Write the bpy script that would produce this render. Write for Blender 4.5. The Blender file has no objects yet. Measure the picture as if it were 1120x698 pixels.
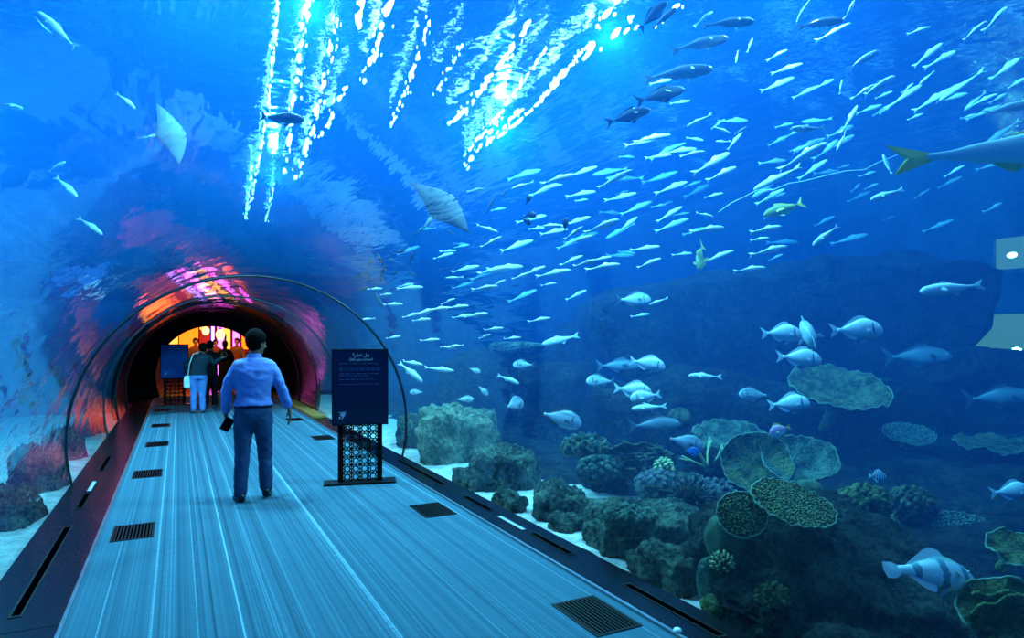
import bpy, bmesh, math, random
from mathutils import Vector, Matrix, Euler, noise
S = bpy.context.scene
COL = S.collection
PI = math.pi
random.seed(7)

# ---------------------------------------------------------------- camera frame
H = 1.67                      # eye height
YAW = math.radians(27.4)      # camera turned right of the tunnel axis (+Y)
F = 705.0                     # focal length in pixels of the 1120x698 frame
SY, CY = math.sin(YAW), math.cos(YAW)
def P(px, py, D):             # picture pixel + distance along the view axis -> place
    u = (px - 560) / F; v = (372 - py) / F
    R = u * D
    return Vector((R * CY + D * SY, -R * SY + D * CY, H + v * D))
def G(px, py, z=0.0):         # picture pixel on a level at height z
    D = F * (H - z) / (py - 372)
    return P(px, py, D)
def DIST(px, py, z=0.0):
    return F * (H - z) / (py - 372)

XC, ZC, RA = 0.885, 0.47, 2.03    # tunnel arch: centre line, centre height, radius
XL, XR = XC - 1.975, XC + 1.975   # where the glass meets the kerb
YEND = 21.6                       # end wall of the tunnel
YLINE = 15.6                      # glass ends, dark lining begins

# ---------------------------------------------------------------- helpers
def link(o, parent=None):
    COL.objects.link(o)
    if parent is not None: o.parent = parent
    return o
def obj(name, bm, m, parent=None, smooth=False):
    me = bpy.data.meshes.new(name)
    bm.normal_update()
    bm.to_mesh(me); bm.free()
    if smooth:
        me.polygons.foreach_set('use_smooth', [True] * len(me.polygons))
    if m is not None:
        for x in (m if isinstance(m, (list, tuple)) else [m]): me.materials.append(x)
    o = bpy.data.objects.new(name, me)
    return link(o, parent)
def thing(name, label, cat, loc=(0, 0, 0), rot=(0, 0, 0), group=None, scale=1.0):
    o = bpy.data.objects.new(name, None)
    o.empty_display_size = 0.1
    COL.objects.link(o)
    o.location = loc; o.rotation_euler = rot
    o.scale = (scale,) * 3 if not isinstance(scale, (tuple, list)) else scale
    return tag(o, label, cat, group)
def tag(o, label, cat, group=None, kind=None):
    o['label'] = label; o['category'] = cat
    if group: o['group'] = group
    if kind: o['kind'] = kind
    return o
def struct(o, label=None):
    o['kind'] = 'structure'
    if label: o['label'] = label
    return o
def copy_tree(o, parent=None):
    c = o.copy(); COL.objects.link(c)
    if parent is not None:
        c.parent = parent
    for ch in list(o.children):
        copy_tree(ch, c)
    return c
def box(bm, lo, hi, M=None, bev=0.0):
    r = bmesh.ops.create_cube(bm, size=1.0)
    vs = r['verts']
    c = [(a + b) / 2 for a, b in zip(lo, hi)]; s = [b - a for a, b in zip(lo, hi)]
    for v in vs:
        v.co = Vector((v.co.x * s[0] + c[0], v.co.y * s[1] + c[1], v.co.z * s[2] + c[2]))
    if bev > 0:
        es = list({e for v in vs for e in v.link_edges})
        rr = bmesh.ops.bevel(bm, geom=es, offset=bev, segments=2, affect='EDGES', profile=.6)
        vs = list({v for f in rr['faces'] for v in f.verts} | {v for v in vs if v.is_valid})
    if M is not None:
        bmesh.ops.transform(bm, matrix=M, verts=vs)
    return vs
def tube(bm, pts, rad, n=8, caps=True, closed=False):
    pts = [Vector(p) for p in pts]
    rads = rad if isinstance(rad, (list, tuple)) else [rad] * len(pts)
    rings = []; up = None
    N = len(pts)
    for i, p in enumerate(pts):
        a = pts[(i - 1) % N] if closed or i > 0 else pts[i]
        b = pts[(i + 1) % N] if closed or i < N - 1 else pts[i]
        t = (b - a).normalized()
        if up is None:
            up = Vector((0, 0, 1)) if abs(t.z) < .9 else Vector((1, 0, 0))
        s = t.cross(up).normalized(); up = s.cross(t).normalized()
        rings.append([bm.verts.new(p + (s * math.cos(k * 2 * PI / n) + up * math.sin(k * 2 * PI / n)) * rads[i]) for k in range(n)])
    R = range(N if closed else N - 1)
    for i in R:
        A, B = rings[i], rings[(i + 1) % N]
        for k in range(n):
            bm.faces.new((A[k], A[(k + 1) % n], B[(k + 1) % n], B[k]))
    if caps and not closed:
        bm.faces.new(rings[0][::-1]); bm.faces.new(rings[-1])
    return rings
def loft(bm, rings, cap0=True, cap1=True, closed=True):
    vs = [[bm.verts.new(p) for p in r] for r in rings]
    n = len(vs[0])
    for a, b in zip(vs[:-1], vs[1:]):
        for k in range(n if closed else n - 1):
            bm.faces.new((a[k], a[(k + 1) % n], b[(k + 1) % n], b[k]))
    if cap0 and closed: bm.faces.new(vs[0][::-1])
    if cap1 and closed: bm.faces.new(vs[-1])
    return vs
def ico(bm, c, r, sub=3, scale=(1, 1, 1)):
    R = bmesh.ops.create_icosphere(bm, subdivisions=sub, radius=1.0)
    for v in R['verts']:
        v.co = Vector((v.co.x * r * scale[0] + c[0], v.co.y * r * scale[1] + c[1], v.co.z * r * scale[2] + c[2]))
    return R['verts']
def fix(bm):
    bmesh.ops.recalc_face_normals(bm, faces=bm.faces[:])
def sm(x, a, b):
    t = max(0.0, min(1.0, (x - a) / (b - a))); return t * t * (3 - 2 * t)
def interp(tab, x):
    if x <= tab[0][0]: return tab[0][1]
    for (x0, y0), (x1, y1) in zip(tab[:-1], tab[1:]):
        if x <= x1:
            t = (x - x0) / (x1 - x0); t = t * t * (3 - 2 * t) * .5 + t * .5
            return y0 + (y1 - y0) * t
    return tab[-1][1]

# ---------------------------------------------------------------- materials
def srgb(h):
    h = h.lstrip('#'); c = [int(h[i:i + 2], 16) / 255 for i in (0, 2, 4)]
    return tuple(x / 12.92 if x <= .04045 else ((x + .055) / 1.055) ** 2.4 for x in c) + (1,)
class NT:
    def __init__(s, name):
        s.m = bpy.data.materials.new(name); s.m.use_nodes = True
        s.t = s.m.node_tree; s.n = s.t.nodes; s.n.clear()
        s.out = s.n.new('ShaderNodeOutputMaterial')
    def add(s, ty, **kw):
        nd = s.n.new(ty)
        for k, v in kw.items():
            if k.startswith('i_'):
                nd.inputs[k[2:].replace('_', ' ')].default_value = v
            else: setattr(nd, k, v)
        return nd
    def l(s, a, b): s.t.links.new(a, b)
    def math(s, op, a, b=None, clamp=False):
        nd = s.n.new('ShaderNodeMath'); nd.operation = op; nd.use_clamp = clamp
        for i, x in enumerate((a, b)):
            if x is None: continue
            if isinstance(x, (int, float)): nd.inputs[i].default_value = x
            else: s.l(x, nd.inputs[i])
        return nd.outputs[0]
    def ramp(s, fac, stops):
        nd = s.n.new('ShaderNodeValToRGB')
        els = nd.color_ramp.elements
        while len(els) < len(stops): els.new(.5)
        for e, (p, c) in zip(els, stops): e.position = p; e.color = c
        s.l(fac, nd.inputs[0]); return nd.outputs[0]
    def obco(s, scale=(1, 1, 1), kind='Object'):
        tc = s.n.new('ShaderNodeTexCoord'); mp = s.n.new('ShaderNodeMapping')
        mp.inputs['Scale'].default_value = scale
        s.l(tc.outputs[kind], mp.inputs[0]); return mp.outputs[0]
    def noise(s, co, scale, detail=4, rough=.55, dist=0.0):
        nd = s.n.new('ShaderNodeTexNoise')
        nd.inputs['Scale'].default_value = scale; nd.inputs['Detail'].default_value = detail
        nd.inputs['Roughness'].default_value = rough; nd.inputs['Distortion'].default_value = dist
        if co is not None: s.l(co, nd.inputs['Vector'])
        return nd.outputs[0]
    def bump(s, h, st=.3, d=.02):
        nd = s.n.new('ShaderNodeBump'); nd.inputs['Strength'].default_value = st; nd.inputs['Distance'].default_value = d
        s.l(h, nd.inputs['Height']); return nd.outputs[0]
    def pbr(s, col=None, rough=.5, metal=0.0, normal=None, spec=.5):
        b = s.n.new('ShaderNodeBsdfPrincipled')
        if col is not None:
            if isinstance(col, tuple): b.inputs['Base Color'].default_value = col
            else: s.l(col, b.inputs['Base Color'])
        b.inputs['Roughness'].default_value = rough; b.inputs['Metallic'].default_value = metal
        b.inputs['Specular IOR Level'].default_value = spec
        if normal is not None: s.l(normal, b.inputs['Normal'])
        s.l(b.outputs[0], s.out.inputs[0]); return b
def M_plain(name, hexc, rough=.5, metal=0.0, var=.12, scale=6.0, bump=0.0, spec=.5):
    t = NT(name); c = srgb(hexc)
    n = t.noise(t.obco(), scale, 5)
    d = tuple(x * (1 - var) for x in c[:3]) + (1,); e = tuple(min(1, x * (1 + var)) for x in c[:3]) + (1,)
    t.pbr(t.ramp(n, [(.3, d), (.7, e)]), rough, metal, t.bump(n, bump, .02) if bump else None, spec)
    return t.m
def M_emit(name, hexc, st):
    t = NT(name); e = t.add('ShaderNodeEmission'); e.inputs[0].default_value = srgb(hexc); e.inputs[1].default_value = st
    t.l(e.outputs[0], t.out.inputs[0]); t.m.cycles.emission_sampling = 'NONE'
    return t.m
EXPO = 0.0
WORLD_C = (.01, .12, .5, 1); WORLD_S = .6
SUN_E = 3.7; SUN_C = (.24, .70, 1.0)
SPOT_C = (.28, .76, 1.0)
def _z(px, py, z=5.22): return tuple(P(px, py, F * (z - H) / (372 - py)))
SPOTS = [(_z(205, -45, 6.2), 2900, .1), ((-3.8, 12.5, 5.25), 2000, .1), (_z(337, 8), 900, .07), (_z(668, 40), 800, .07), (_z(548, 140), 1100, .07), (_z(300, 190), 700, .07), (_z(870, -75, 6.2), 2300, .1), (_z(1200, -70, 6.2), 500, .1)]  # lamps at the glints, plus unseen ones added to brighten the water
SCAT_C = (.018, .22, .8, 1); SCAT_D = .047; SCAT_G = 0.35
ABS_C = (.2, .78, .93, 1); ABS_D = .18
LOBBY_E = 120
# ---------------------------------------------------------------- view, world, light
cam = bpy.data.cameras.new('camera'); co = bpy.data.objects.new('camera', cam); COL.objects.link(co)
co.location = (0, 0, H); co.rotation_euler = (PI / 2, 0, -YAW)
cam.sensor_width = 36; cam.lens = F / 1120 * 36; cam.shift_y = 23 / 1120; cam.clip_start = .05; cam.clip_end = 200
S.camera = co
vs = S.view_settings
vs.view_transform = 'Standard'; vs.look = 'None'; vs.gamma = 1; vs.use_curve_mapping = False; vs.exposure = EXPO
S.cycles.max_bounces = 6; S.cycles.diffuse_bounces = 2; S.cycles.glossy_bounces = 3
S.cycles.transmission_bounces = 4; S.cycles.volume_bounces = 1; S.cycles.transparent_max_bounces = 16
S.cycles.caustics_reflective = False; S.cycles.caustics_refractive = False
S.cycles.sample_clamp_indirect = 1.5
S.cycles.use_denoising = True
w = bpy.data.worlds.new('hall_above'); S.world = w; w.use_nodes = True
bg = w.node_tree.nodes['Background']; bg.inputs[0].default_value = WORLD_C; bg.inputs[1].default_value = WORLD_S

def lamp(kind, name, loc, energy, color, **kw):
    l = bpy.data.lights.new(name, kind); l.energy = energy; l.color = color
    rot = kw.pop('rot', (0, 0, 0))
    for k, v in kw.items(): setattr(l, k, v)
    o = bpy.data.objects.new(name, l); o.location = loc; o.rotation_euler = rot
    COL.objects.link(o); return o
lamp('SUN', 'daylight', (0, 0, 20), SUN_E, SUN_C, angle=math.radians(70), rot=(math.radians(-8), math.radians(10), 0))
for p, e, r in SPOTS:
    lamp('POINT', 'glint_and_fill_light', p, e, SPOT_C, shadow_soft_size=r)

# ---------------------------------------------------------------- water body (tank volume with the tunnel left out)
WX0, WX1, WY0, WY1, WZ0, WZ1 = -9.0, 19.0, -2.5, 34.0, -1.2, 5.6
def arch_pts(r, n=48, y=0.0, zmin=0.0):
    a = math.asin((ZC - zmin) / r) if r > ZC - zmin else 0
    return [Vector((XC + r * math.cos(t), y, ZC + r * math.sin(t)))
            for t in [(-a) + (PI + 2 * a) * k / n for k in range(n + 1)]]      # right foot -> apex -> left foot
t = NT('tank_water')
sc = t.add('ShaderNodeVolumeScatter'); sc.inputs['Color'].default_value = SCAT_C; sc.inputs['Density'].default_value = SCAT_D
sc.inputs['Anisotropy'].default_value = SCAT_G
ab = t.add('ShaderNodeVolumeAbsorption'); ab.inputs['Color'].default_value = ABS_C; ab.inputs['Density'].default_value = ABS_D
ad = t.add('ShaderNodeAddShader'); t.l(sc.outputs[0], ad.inputs[0]); t.l(ab.outputs[0], ad.inputs[1]); t.l(ad.outputs[0], t.out.inputs['Volume'])
t.m.cycles.homogeneous_volume = True
M_water = t.m
bm = bmesh.new()
ring = [Vector((WX1, 0, WZ1)), Vector((WX0, 0, WZ1)), Vector((WX0, 0, WZ0)), Vector((XC - 2.36, 0, WZ0))] + \
       [p for p in reversed(arch_pts(RA + .085, 48, 0, -.4))] + [Vector((XC + 2.36, 0, WZ0)), Vector((WX1, 0, WZ0))]
ring[3].x = ring[4].x; ring[-2].x = ring[-3].x
A = [bm.verts.new((p.x, WY0, p.z)) for p in ring]; B = [bm.verts.new((p.x, YEND, p.z)) for p in ring]
n = len(ring)
for k in range(n): bm.faces.new((A[k], A[(k + 1) % n], B[(k + 1) % n], B[k]))
bm.faces.new(A); bm.faces.new(B[::-1]); fix(bm)
bmesh.ops.triangulate(bm, faces=[f for f in bm.faces if len(f.verts) > 4])
struct(obj('water', bm, M_water))
# ---------------------------------------------------------------- surfaces of the tunnel and the tank
def M_carpet():
    t = NT('striped_carpet')
    a = t.noise(t.obco((7, .012, 1)), 2.4, 3, .7)           # long stripes along the walk
    b = t.noise(t.obco((46, .02, 1)), 1.2, 2, .6)
    c = t.noise(t.obco((3, 30, 1)), 2.0, 3)
    mix = t.math('ADD', t.math('MULTIPLY', a, .42), t.math('ADD', t.math('MULTIPLY', b, .50), t.math('MULTIPLY', c, .10)))
    col = t.ramp(mix, [(.36, srgb('#2c4854')), (.47, srgb('#3e6473')), (.58, srgb('#4a7281')), (.64, srgb('#7fabb6')), (.70, srgb('#a3cad2'))])
    nb = t.noise(t.obco((60, 60, 1)), 3, 2)
    t.pbr(col, .95, 0, t.bump(nb, .25, .004), .05); return t.m
def M_stone(name, hexc, rough):
    t = NT(name); n = t.noise(t.obco((1, 1, 1)), 7, 6)
    c = srgb(hexc); d = tuple(x * .7 for x in c[:3]) + (1,)
    t.pbr(t.ramp(n, [(.35, d), (.7, c)]), rough, 0, None, .2); return t.m
def M_acrylic():
    t = NT('acrylic')
    co1 = t.obco((1.0, .55, 1.0)); co2 = t.obco((5, 1.2, 5))
    h = t.math('ADD', t.noise(co1, 1.3, 2), t.math('MULTIPLY', t.noise(co2, 1.3, 3), .42))
    nrm = t.bump(h, .36, .035)
    lw = t.add('ShaderNodeLayerWeight'); lw.inputs['Blend'].default_value = .5
    f = t.math('POWER', lw.outputs['Facing'], 5.0)
    fac = t.math('ADD', t.math('MULTIPLY', f, .96), .04, True)
    tr = t.add('ShaderNodeBsdfTransparent'); tr.inputs[0].default_value = (.95, .98, 1, 1)
    g = t.add('ShaderNodeBsdfAnisotropic') if False else t.add('ShaderNodeBsdfGlossy')
    g.inputs['Color'].default_value = (1, 1, 1, 1); g.inputs['Roughness'].default_value = .04
    t.l(nrm, g.inputs['Normal'])
    mx = t.add('ShaderNodeMixShader'); t.l(fac, mx.inputs[0]); t.l(tr.outputs[0], mx.inputs[1]); t.l(g.outputs[0], mx.inputs[2])
    t.l(mx.outputs[0], t.out.inputs[0]); return t.m
def M_lining():
    t = NT('dark_lining'); n = t.noise(t.obco(), 5, 5)
    nrm = t.bump(t.noise(t.obco((3, 1, 3)), 1.6, 3), .3, .03)
    t.pbr(t.ramp(n, [(.35, srgb('#0a0707')), (.7, srgb('#17100e'))]), .13, 0, nrm, .7); return t.m
def M_clear():
    t = NT('acrylic_water_side'); tr = t.add('ShaderNodeBsdfTransparent'); tr.inputs[0].default_value = (.97, .99, 1, 1)
    t.l(tr.outputs[0], t.out.inputs[0]); return t.m
MC = dict(
    carpet=M_carpet(), stone=M_stone('dark_stone', '#0b0e11', .26), lining=M_lining(),
    black=M_plain('black_metal', '#07080a', .5, 0, spec=.15), slot=M_plain('slot_black', '#020203', .95, spec=.0), steel=M_plain('steel_strip', '#9aa4aa', .3, .8),
    acrylic=M_acrylic(), clear=M_clear(), lobby_floor=M_stone('lobby_floor', '#4a2c1e', .25), wood=M_stone('golden_wood', '#c98f4a', .35),
)
# floor: one slab of carpet between two dark stone kerbs
CL, CR = -.60, 2.50
bm = bmesh.new(); box(bm, (CL, -2.4, -.06), (CR, YEND - .02, 0)); struct(obj('floor', bm, MC['carpet']))
def slotted(name, x0, x1, y0, y1):
    bm = bmesh.new(); box(bm, (x0, y0, -.12), (x1, y1, .012), bev=.006)
    return struct(obj(name, bm, MC['stone']))
KY = [-2.4, 1.55, 4.55, 7.55, 10.55, 13.55, 16.55, 19.55, YEND - .02]
kn = 1
for (x0, x1) in ((XL + .0, CL - .012), (CR + .012, XR - .0)):
    for a, b in zip(KY[:-1], KY[1:]):
        slotted('trim_%d' % kn, x0, x1, a + .004, b - .004); kn += 1
for x in (CL, CR):                                            # steel edge strips
    bm = bmesh.new(); box(bm, (x - .011, -2.4, -.05), (x + .011, YEND - .03, .016)); struct(obj('trim_%d' % kn, bm, MC['steel'])); kn += 1
# acrylic arch: inner face and water face of the sheet, three panels long
def arch_sheet(name, y0, y1, r, m, ny):
    bm = bmesh.new(); rows = []
    for j in range(ny + 1):
        y = y0 + (y1 - y0) * j / ny
        rows.append([bm.verts.new(p) for p in arch_pts(r, 72, y, .0)])
    for a, b in zip(rows[:-1], rows[1:]):
        for k in range(72): bm.faces.new((a[k], a[k + 1], b[k + 1], b[k]))
    bm.normal_update()
    f = bm.faces[len(bm.faces) // 2] if False else None
    bm.faces.ensure_lookup_table()
    if bm.faces[36].normal.z > 0: bmesh.ops.reverse_faces(bm, faces=bm.faces[:])
    return obj(name, bm, m, None, True)
SEAMS = [2.2, 8.9, YLINE]
ys = [-2.4] + SEAMS
for k, (a, b) in enumerate(zip(ys[:-1], ys[1:])):
    o = struct(arch_sheet('wall_tunnel' if k == 0 else 'wall_tunnel.%03d' % k, a, b, RA, MC['acrylic'], 10))
    o2 = arch_sheet('water_side_face', a, b, RA + .07, MC['clear'], 4); o2.parent = o
# seam rings between the panels
t = NT('seam'); t.pbr(srgb('#161f25'), .4, .0); MC['seam'] = t.m
for k, y in enumerate(SEAMS[1:2] + [13.2]):
    bm = bmesh.new()
    tube(bm, arch_pts(RA - .006, 96, y + .02), .016 if k == 0 else .012, 6)
    struct(obj('trim_%d' % kn, bm, MC['seam'], None, True)); kn += 1
# dark lining of the last stretch + end wall with the inner arch
def arch_solid(name, y0, y1, r0, r1, m, nseg=72, zmin=0.0, zc=ZC):
    bm = bmesh.new(); n = nseg
    def pts(r, y):
        a = math.asin((zc - zmin) / r)
        return [Vector((XC + r * math.cos(q), y, zc + r * math.sin(q))) for q in [(-a) + (PI + 2 * a) * k / n for k in range(n + 1)]]
    rings = [[bm.verts.new(p) for p in pts(r, y)] for r, y in ((r0, y0), (r0, y1), (r1, y1), (r1, y0))]
    for j in range(4):
        a, b = rings[j], rings[(j + 1) % 4]
        for k in range(n): bm.faces.new((a[k], a[k + 1], b[k + 1], b[k]))
    for k in (0, n): bm.faces.new([r[k] for r in rings])
    fix(bm); return obj(name, bm, m, None, False)
struct(arch_solid('wall_lining', YLINE, YEND, RA - .02, RA + .08, MC['lining']))
struct(arch_solid('trim_%d' % kn, YLINE + 2.2, YLINE + 2.36, RA - .05, RA - .019, MC['black'])); kn += 1
IZ, IR = .62, 1.50       # inner arch of the doorway
struct(arch_solid('wall_end', YEND - .35, YEND + .1, IR, RA - .021, MC['lining'], zc=.55, zmin=.0)) if False else None
def end_wall():
    bm = bmesh.new(); n = 72
    def ring(zc, r, y):
        a = math.asin(zc / r); return [bm.verts.new((XC + r * math.cos(q), y, zc + r * math.sin(q))) for q in [(-a) + (PI + 2 * a) * k / n for k in range(n + 1)]]
    rs = [ring(IZ, IR, YEND - .3), ring(IZ, IR, YEND + .15), ring(ZC, RA - .021, YEND + .15), ring(ZC, RA - .021, YEND - .3)]
    for j in range(4):
        a, b = rs[j], rs[(j + 1) % 4]
        for k in range(n): bm.faces.new((a[k], a[k + 1], b[k + 1], b[k]))
    for k in (0, n): bm.faces.new([r[k] for r in rs])
    fix(bm); return obj('wall_end', bm, MC['black'])
struct(end_wall())
bm = bmesh.new(); tube(bm, [(XC + (IR - .01) * math.cos(q), YEND - .31, IZ + (IR - .01) * math.sin(q)) for q in [(-.4) + (PI + .8) * k / 64 for k in range(65)]], .035, 8)
struct(obj('trim_%d' % kn, bm, MC['black'], None, True)); kn += 1
# golden board beside the carpet on the right of the lining
bm = bmesh.new(); box(bm, (CR + .03, YLINE - 1.6, .013), (XR - .05, YEND - .35, .06), bev=.01)
o = obj('timber_board', bm, MC['wood']); tag(o, 'long golden timber board along the right kerb before the dark archway', 'board')

# tank: sand bed, surface, back and side walls
def M_sand():
    t = NT('white_sand'); n = t.noise(t.obco(), 5, 8, .65); n2 = t.noise(t.obco(), 60, 3)
    col = t.ramp(n, [(.3, srgb('#a9a89a')), (.55, srgb('#e2dfd2')), (.8, srgb('#f2efe6'))])
    t.pbr(col, .95, 0, t.bump(t.math('ADD', n, t.math('MULTIPLY', n2, .3)), .6, .06), .1); return t.m
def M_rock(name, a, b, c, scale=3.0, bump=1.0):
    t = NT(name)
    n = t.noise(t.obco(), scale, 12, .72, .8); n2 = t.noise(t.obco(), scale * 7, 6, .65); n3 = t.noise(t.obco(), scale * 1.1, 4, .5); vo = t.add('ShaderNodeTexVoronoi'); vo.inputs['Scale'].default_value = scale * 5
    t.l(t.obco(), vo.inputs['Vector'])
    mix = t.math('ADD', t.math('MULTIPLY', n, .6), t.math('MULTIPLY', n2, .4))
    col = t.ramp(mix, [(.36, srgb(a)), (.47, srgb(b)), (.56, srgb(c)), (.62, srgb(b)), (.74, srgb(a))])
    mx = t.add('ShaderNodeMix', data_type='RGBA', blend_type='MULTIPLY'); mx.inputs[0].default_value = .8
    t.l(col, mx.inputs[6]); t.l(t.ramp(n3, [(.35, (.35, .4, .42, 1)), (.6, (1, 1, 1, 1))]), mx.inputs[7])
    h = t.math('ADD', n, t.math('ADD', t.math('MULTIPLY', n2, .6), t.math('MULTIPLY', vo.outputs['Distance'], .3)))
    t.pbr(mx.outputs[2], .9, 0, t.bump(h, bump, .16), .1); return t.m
MC['sand'] = M_sand()
MC['rock'] = M_rock('reef_rock', '#20292a', '#48584f', '#8a9c80')
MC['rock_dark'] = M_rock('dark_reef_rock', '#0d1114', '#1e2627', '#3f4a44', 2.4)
MC['rock_pale'] = M_rock('pale_reef_rock', '#3a473f', '#748566', '#c2c9a4', 2.6)
MC['boulder'] = M_rock('boulder_rock', '#141a1d', '#2c3938', '#607064', 4.5, 1.2)
MC['wallrock'] = M_rock('tank_wall', '#3a5a6a', '#4a6d80', '#5a8093', .8, .4)
def bed(name, x0, x1, y0, y1, f, nx, ny, m):
    bm = bmesh.new(); rows = []
    for j in range(ny + 1):
        y = y0 + (y1 - y0) * j / ny
        rows.append([bm.verts.new((x0 + (x1 - x0) * i / nx, y, f(x0 + (x1 - x0) * i / nx, y))) for i in range(nx + 1)])
    for a, b in zip(rows[:-1], rows[1:]):
        for i in range(nx): bm.faces.new((a[i], a[i + 1], b[i + 1], b[i]))
    return obj(name, bm, m, None, True)
def sand_r(x, y):
    return -.1 + .10 * noise.noise(Vector((x * .5, y * .5, 0))) + .05 * noise.noise(Vector((x * 1.7, y * 1.7, 3))) - .25 * sm(x, 4, 7)
def sand_l(x, y):
    return -.42 + .08 * noise.noise(Vector((x * .5, y * .5, 9))) + .04 * noise.noise(Vector((x * 1.7, y * 1.7, 3)))
struct(bed('floor_tank', XR + .10, WX1, WY0, YEND, sand_r, 80, 120, MC['sand']))
struct(bed('floor_tank.001', WX0, XL - .10, WY0, YEND, sand_l, 40, 100, MC['sand']))
bm = bmesh.new(); box(bm, (WX0 - .2, YEND + .16, -1.3), (XC - 2.15, YEND + .5, 7)); box(bm, (XC + 2.15, YEND + .16, -1.3), (WX1 + .3, YEND + .5, 7))
box(bm, (XC - 2.15, YEND + .16, RA + ZC + .05), (XC + 2.15, YEND + .5, 7)); struct(obj('wall_back', bm, MC['wallrock']))
bm = bmesh.new(); box(bm, (WX0 - .5, WY0, -1.3), (WX0 - .05, YEND + .5, 7)); struct(obj('wall_left', bm, MC['wallrock']))
# rippled water surface seen from below
t = NT('water_surface')
h = t.math('ADD', t.noise(t.obco(), .9, 3), t.math('MULTIPLY', t.noise(t.obco(), 3.5, 3), .3))
nrm = t.bump(h, .8, .12)
g = t.add('ShaderNodeBsdfGlossy'); g.inputs['Roughness'].default_value = .12; g.inputs['Color'].default_value = (.7, .9, .95, 1); t.l(nrm, g.inputs['Normal'])
tr = t.add('ShaderNodeBsdfTransparent'); tr.inputs[0].default_value = (.9, .97, 1, 1)
mx = t.add('ShaderNodeMixShader'); mx.inputs[0].default_value = .5; t.l(tr.outputs[0], mx.inputs[1]); t.l(g.outputs[0], mx.inputs[2]); t.l(mx.outputs[0], t.out.inputs[0])
MC['surface'] = t.m
struct(bed('water_surface', WX0 + .01, WX1 - .01, WY0 + .01, YEND - .01, lambda x, y: WZ1 - .06 + .03 * noise.noise(Vector((x * .8, y * .8, 5))), 90, 80, MC['surface']))
# ---------------------------------------------------------------- reef
MR = dict(
    coral_green=M_rock('green_coral', '#34462a', '#667d48', '#a3b378', 9, .8),
    coral_olive=M_rock('olive_coral', '#33382a', '#5e6648', '#959a6e', 8, .8),
    coral_teal=M_rock('teal_coral', '#28423a', '#4c7062', '#8aa890', 8, .8),
    coral_ball=M_rock('smooth_coral', '#46604a', '#557257', '#66836a', 5, .12),
    coral_dark=M_rock('dark_coral', '#20231e', '#444a36', '#6c7350', 10, .8),
    coral_grey=M_rock('grey_coral', '#46555a', '#809398', '#c0cccb', 14, .9),
)
def M_polyp(name, a, b, scale=38):
    t = NT(name); vo = t.add('ShaderNodeTexVoronoi'); vo.inputs['Scale'].default_value = scale; t.l(t.obco(), vo.inputs['Vector'])
    col = t.ramp(vo.outputs['Distance'], [(.05, srgb(b)), (.32, srgb(b)), (.52, srgb(a))])
    inv = t.math('SUBTRACT', 1.0, vo.outputs['Distance'])
    t.pbr(col, .9, 0, t.bump(inv, 1.0, .03), .1); return t.m
MR['polyp'] = M_polyp('polyp_coral', '#3a4630', '#8d9c6c', 64); MR['polyp_fine'] = M_polyp('fine_polyp_coral', '#33463f', '#7f9f8a', 50)
MR['rim'] = M_plain('coral_rim', '#6f8a70', .85, 0, .5, 14); MR['tip'] = M_plain('coral_tip', '#c9d79a', .8)
def rocky(name, c, size, seed, m, boxy=.0, sub=5, amp=.22, freq=1.4, flat=.0, lean=0.0, rz=0.0):
    """craggy boulder: centre c (Vector), full size (x,y,z); boxy squares it off"""
    bm = bmesh.new(); bmesh.ops.create_icosphere(bm, subdivisions=sub, radius=1.0)
    off = Vector((seed * 3.7, seed * 1.3, seed * 5.1)); Rz = Matrix.Rotation(rz, 3, 'Z')
    for v in bm.verts:
        d = v.co.normalized()
        if boxy > 0:
            k = max(abs(d.x), abs(d.y), abs(d.z)); q = d / k
            d2 = d.lerp(q, boxy)
        else: d2 = d.copy()
        nz = noise.fractal(d * freq + off, .9, 2.1, 5)
        rg = 1 - abs(noise.noise(d * freq * 2.2 + off * 2)) * 2
        fin = noise.fractal(d * freq * 5 + off, .8, 2.2, 3)
        d2 = d2 * (1 + amp * nz + amp * .35 * rg + amp * .42 * fin)
        p = Vector((d2.x * size[0] / 2, d2.y * size[1] / 2, d2.z * size[2] / 2))
        p.x += lean * d2.z * size[2] / 2
        v.co = Rz @ p
    o = obj(name, bm, m, None, True); o.location = c
    return o
RZ = -YAW
def rock_px(name, px, py, w, h, D, depth, seed, m, label, boxy=.5, group=None, sub=6, amp=.2, freq=1.4, lean=0.0, cat='rock', down=0.0):
    """boulder whose outline fills w x h pixels round (px,py) at distance D"""
    s = D / F; c = P(px, py, D + depth / 2 * .6)
    s2 = (D + depth * .3) / F
    hh = h * s2 + down
    c.z -= down / 2
    o = rocky(name, c, (w * s2 * .92, depth, hh * .92), seed, m, boxy, sub, amp, freq, lean=lean, rz=RZ)
    return tag(o, label, cat, group)

# dark rocky ground behind the strip of sand
def reef_h(x, y):
    e = sm(x, 3.5 + .25 * noise.noise(Vector((0, y * .9, 1))), 4.6)
    n = noise.fractal(Vector((x * .7, y * .7, 2)), 1.0, 2.1, 6)
    r = 1 - abs(noise.noise(Vector((x * 1.3, y * 1.3, 8)))) * 2
    return -.42 + e * (.30 + .20 * n + .10 * r) + .30 * sm(x, 5, 11) * e
struct(bed('floor_reef', XR + .35, WX1 - .02, WY0 + .02, YEND - .02, reef_h, 150, 200, MC['rock_dark']), None)

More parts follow.
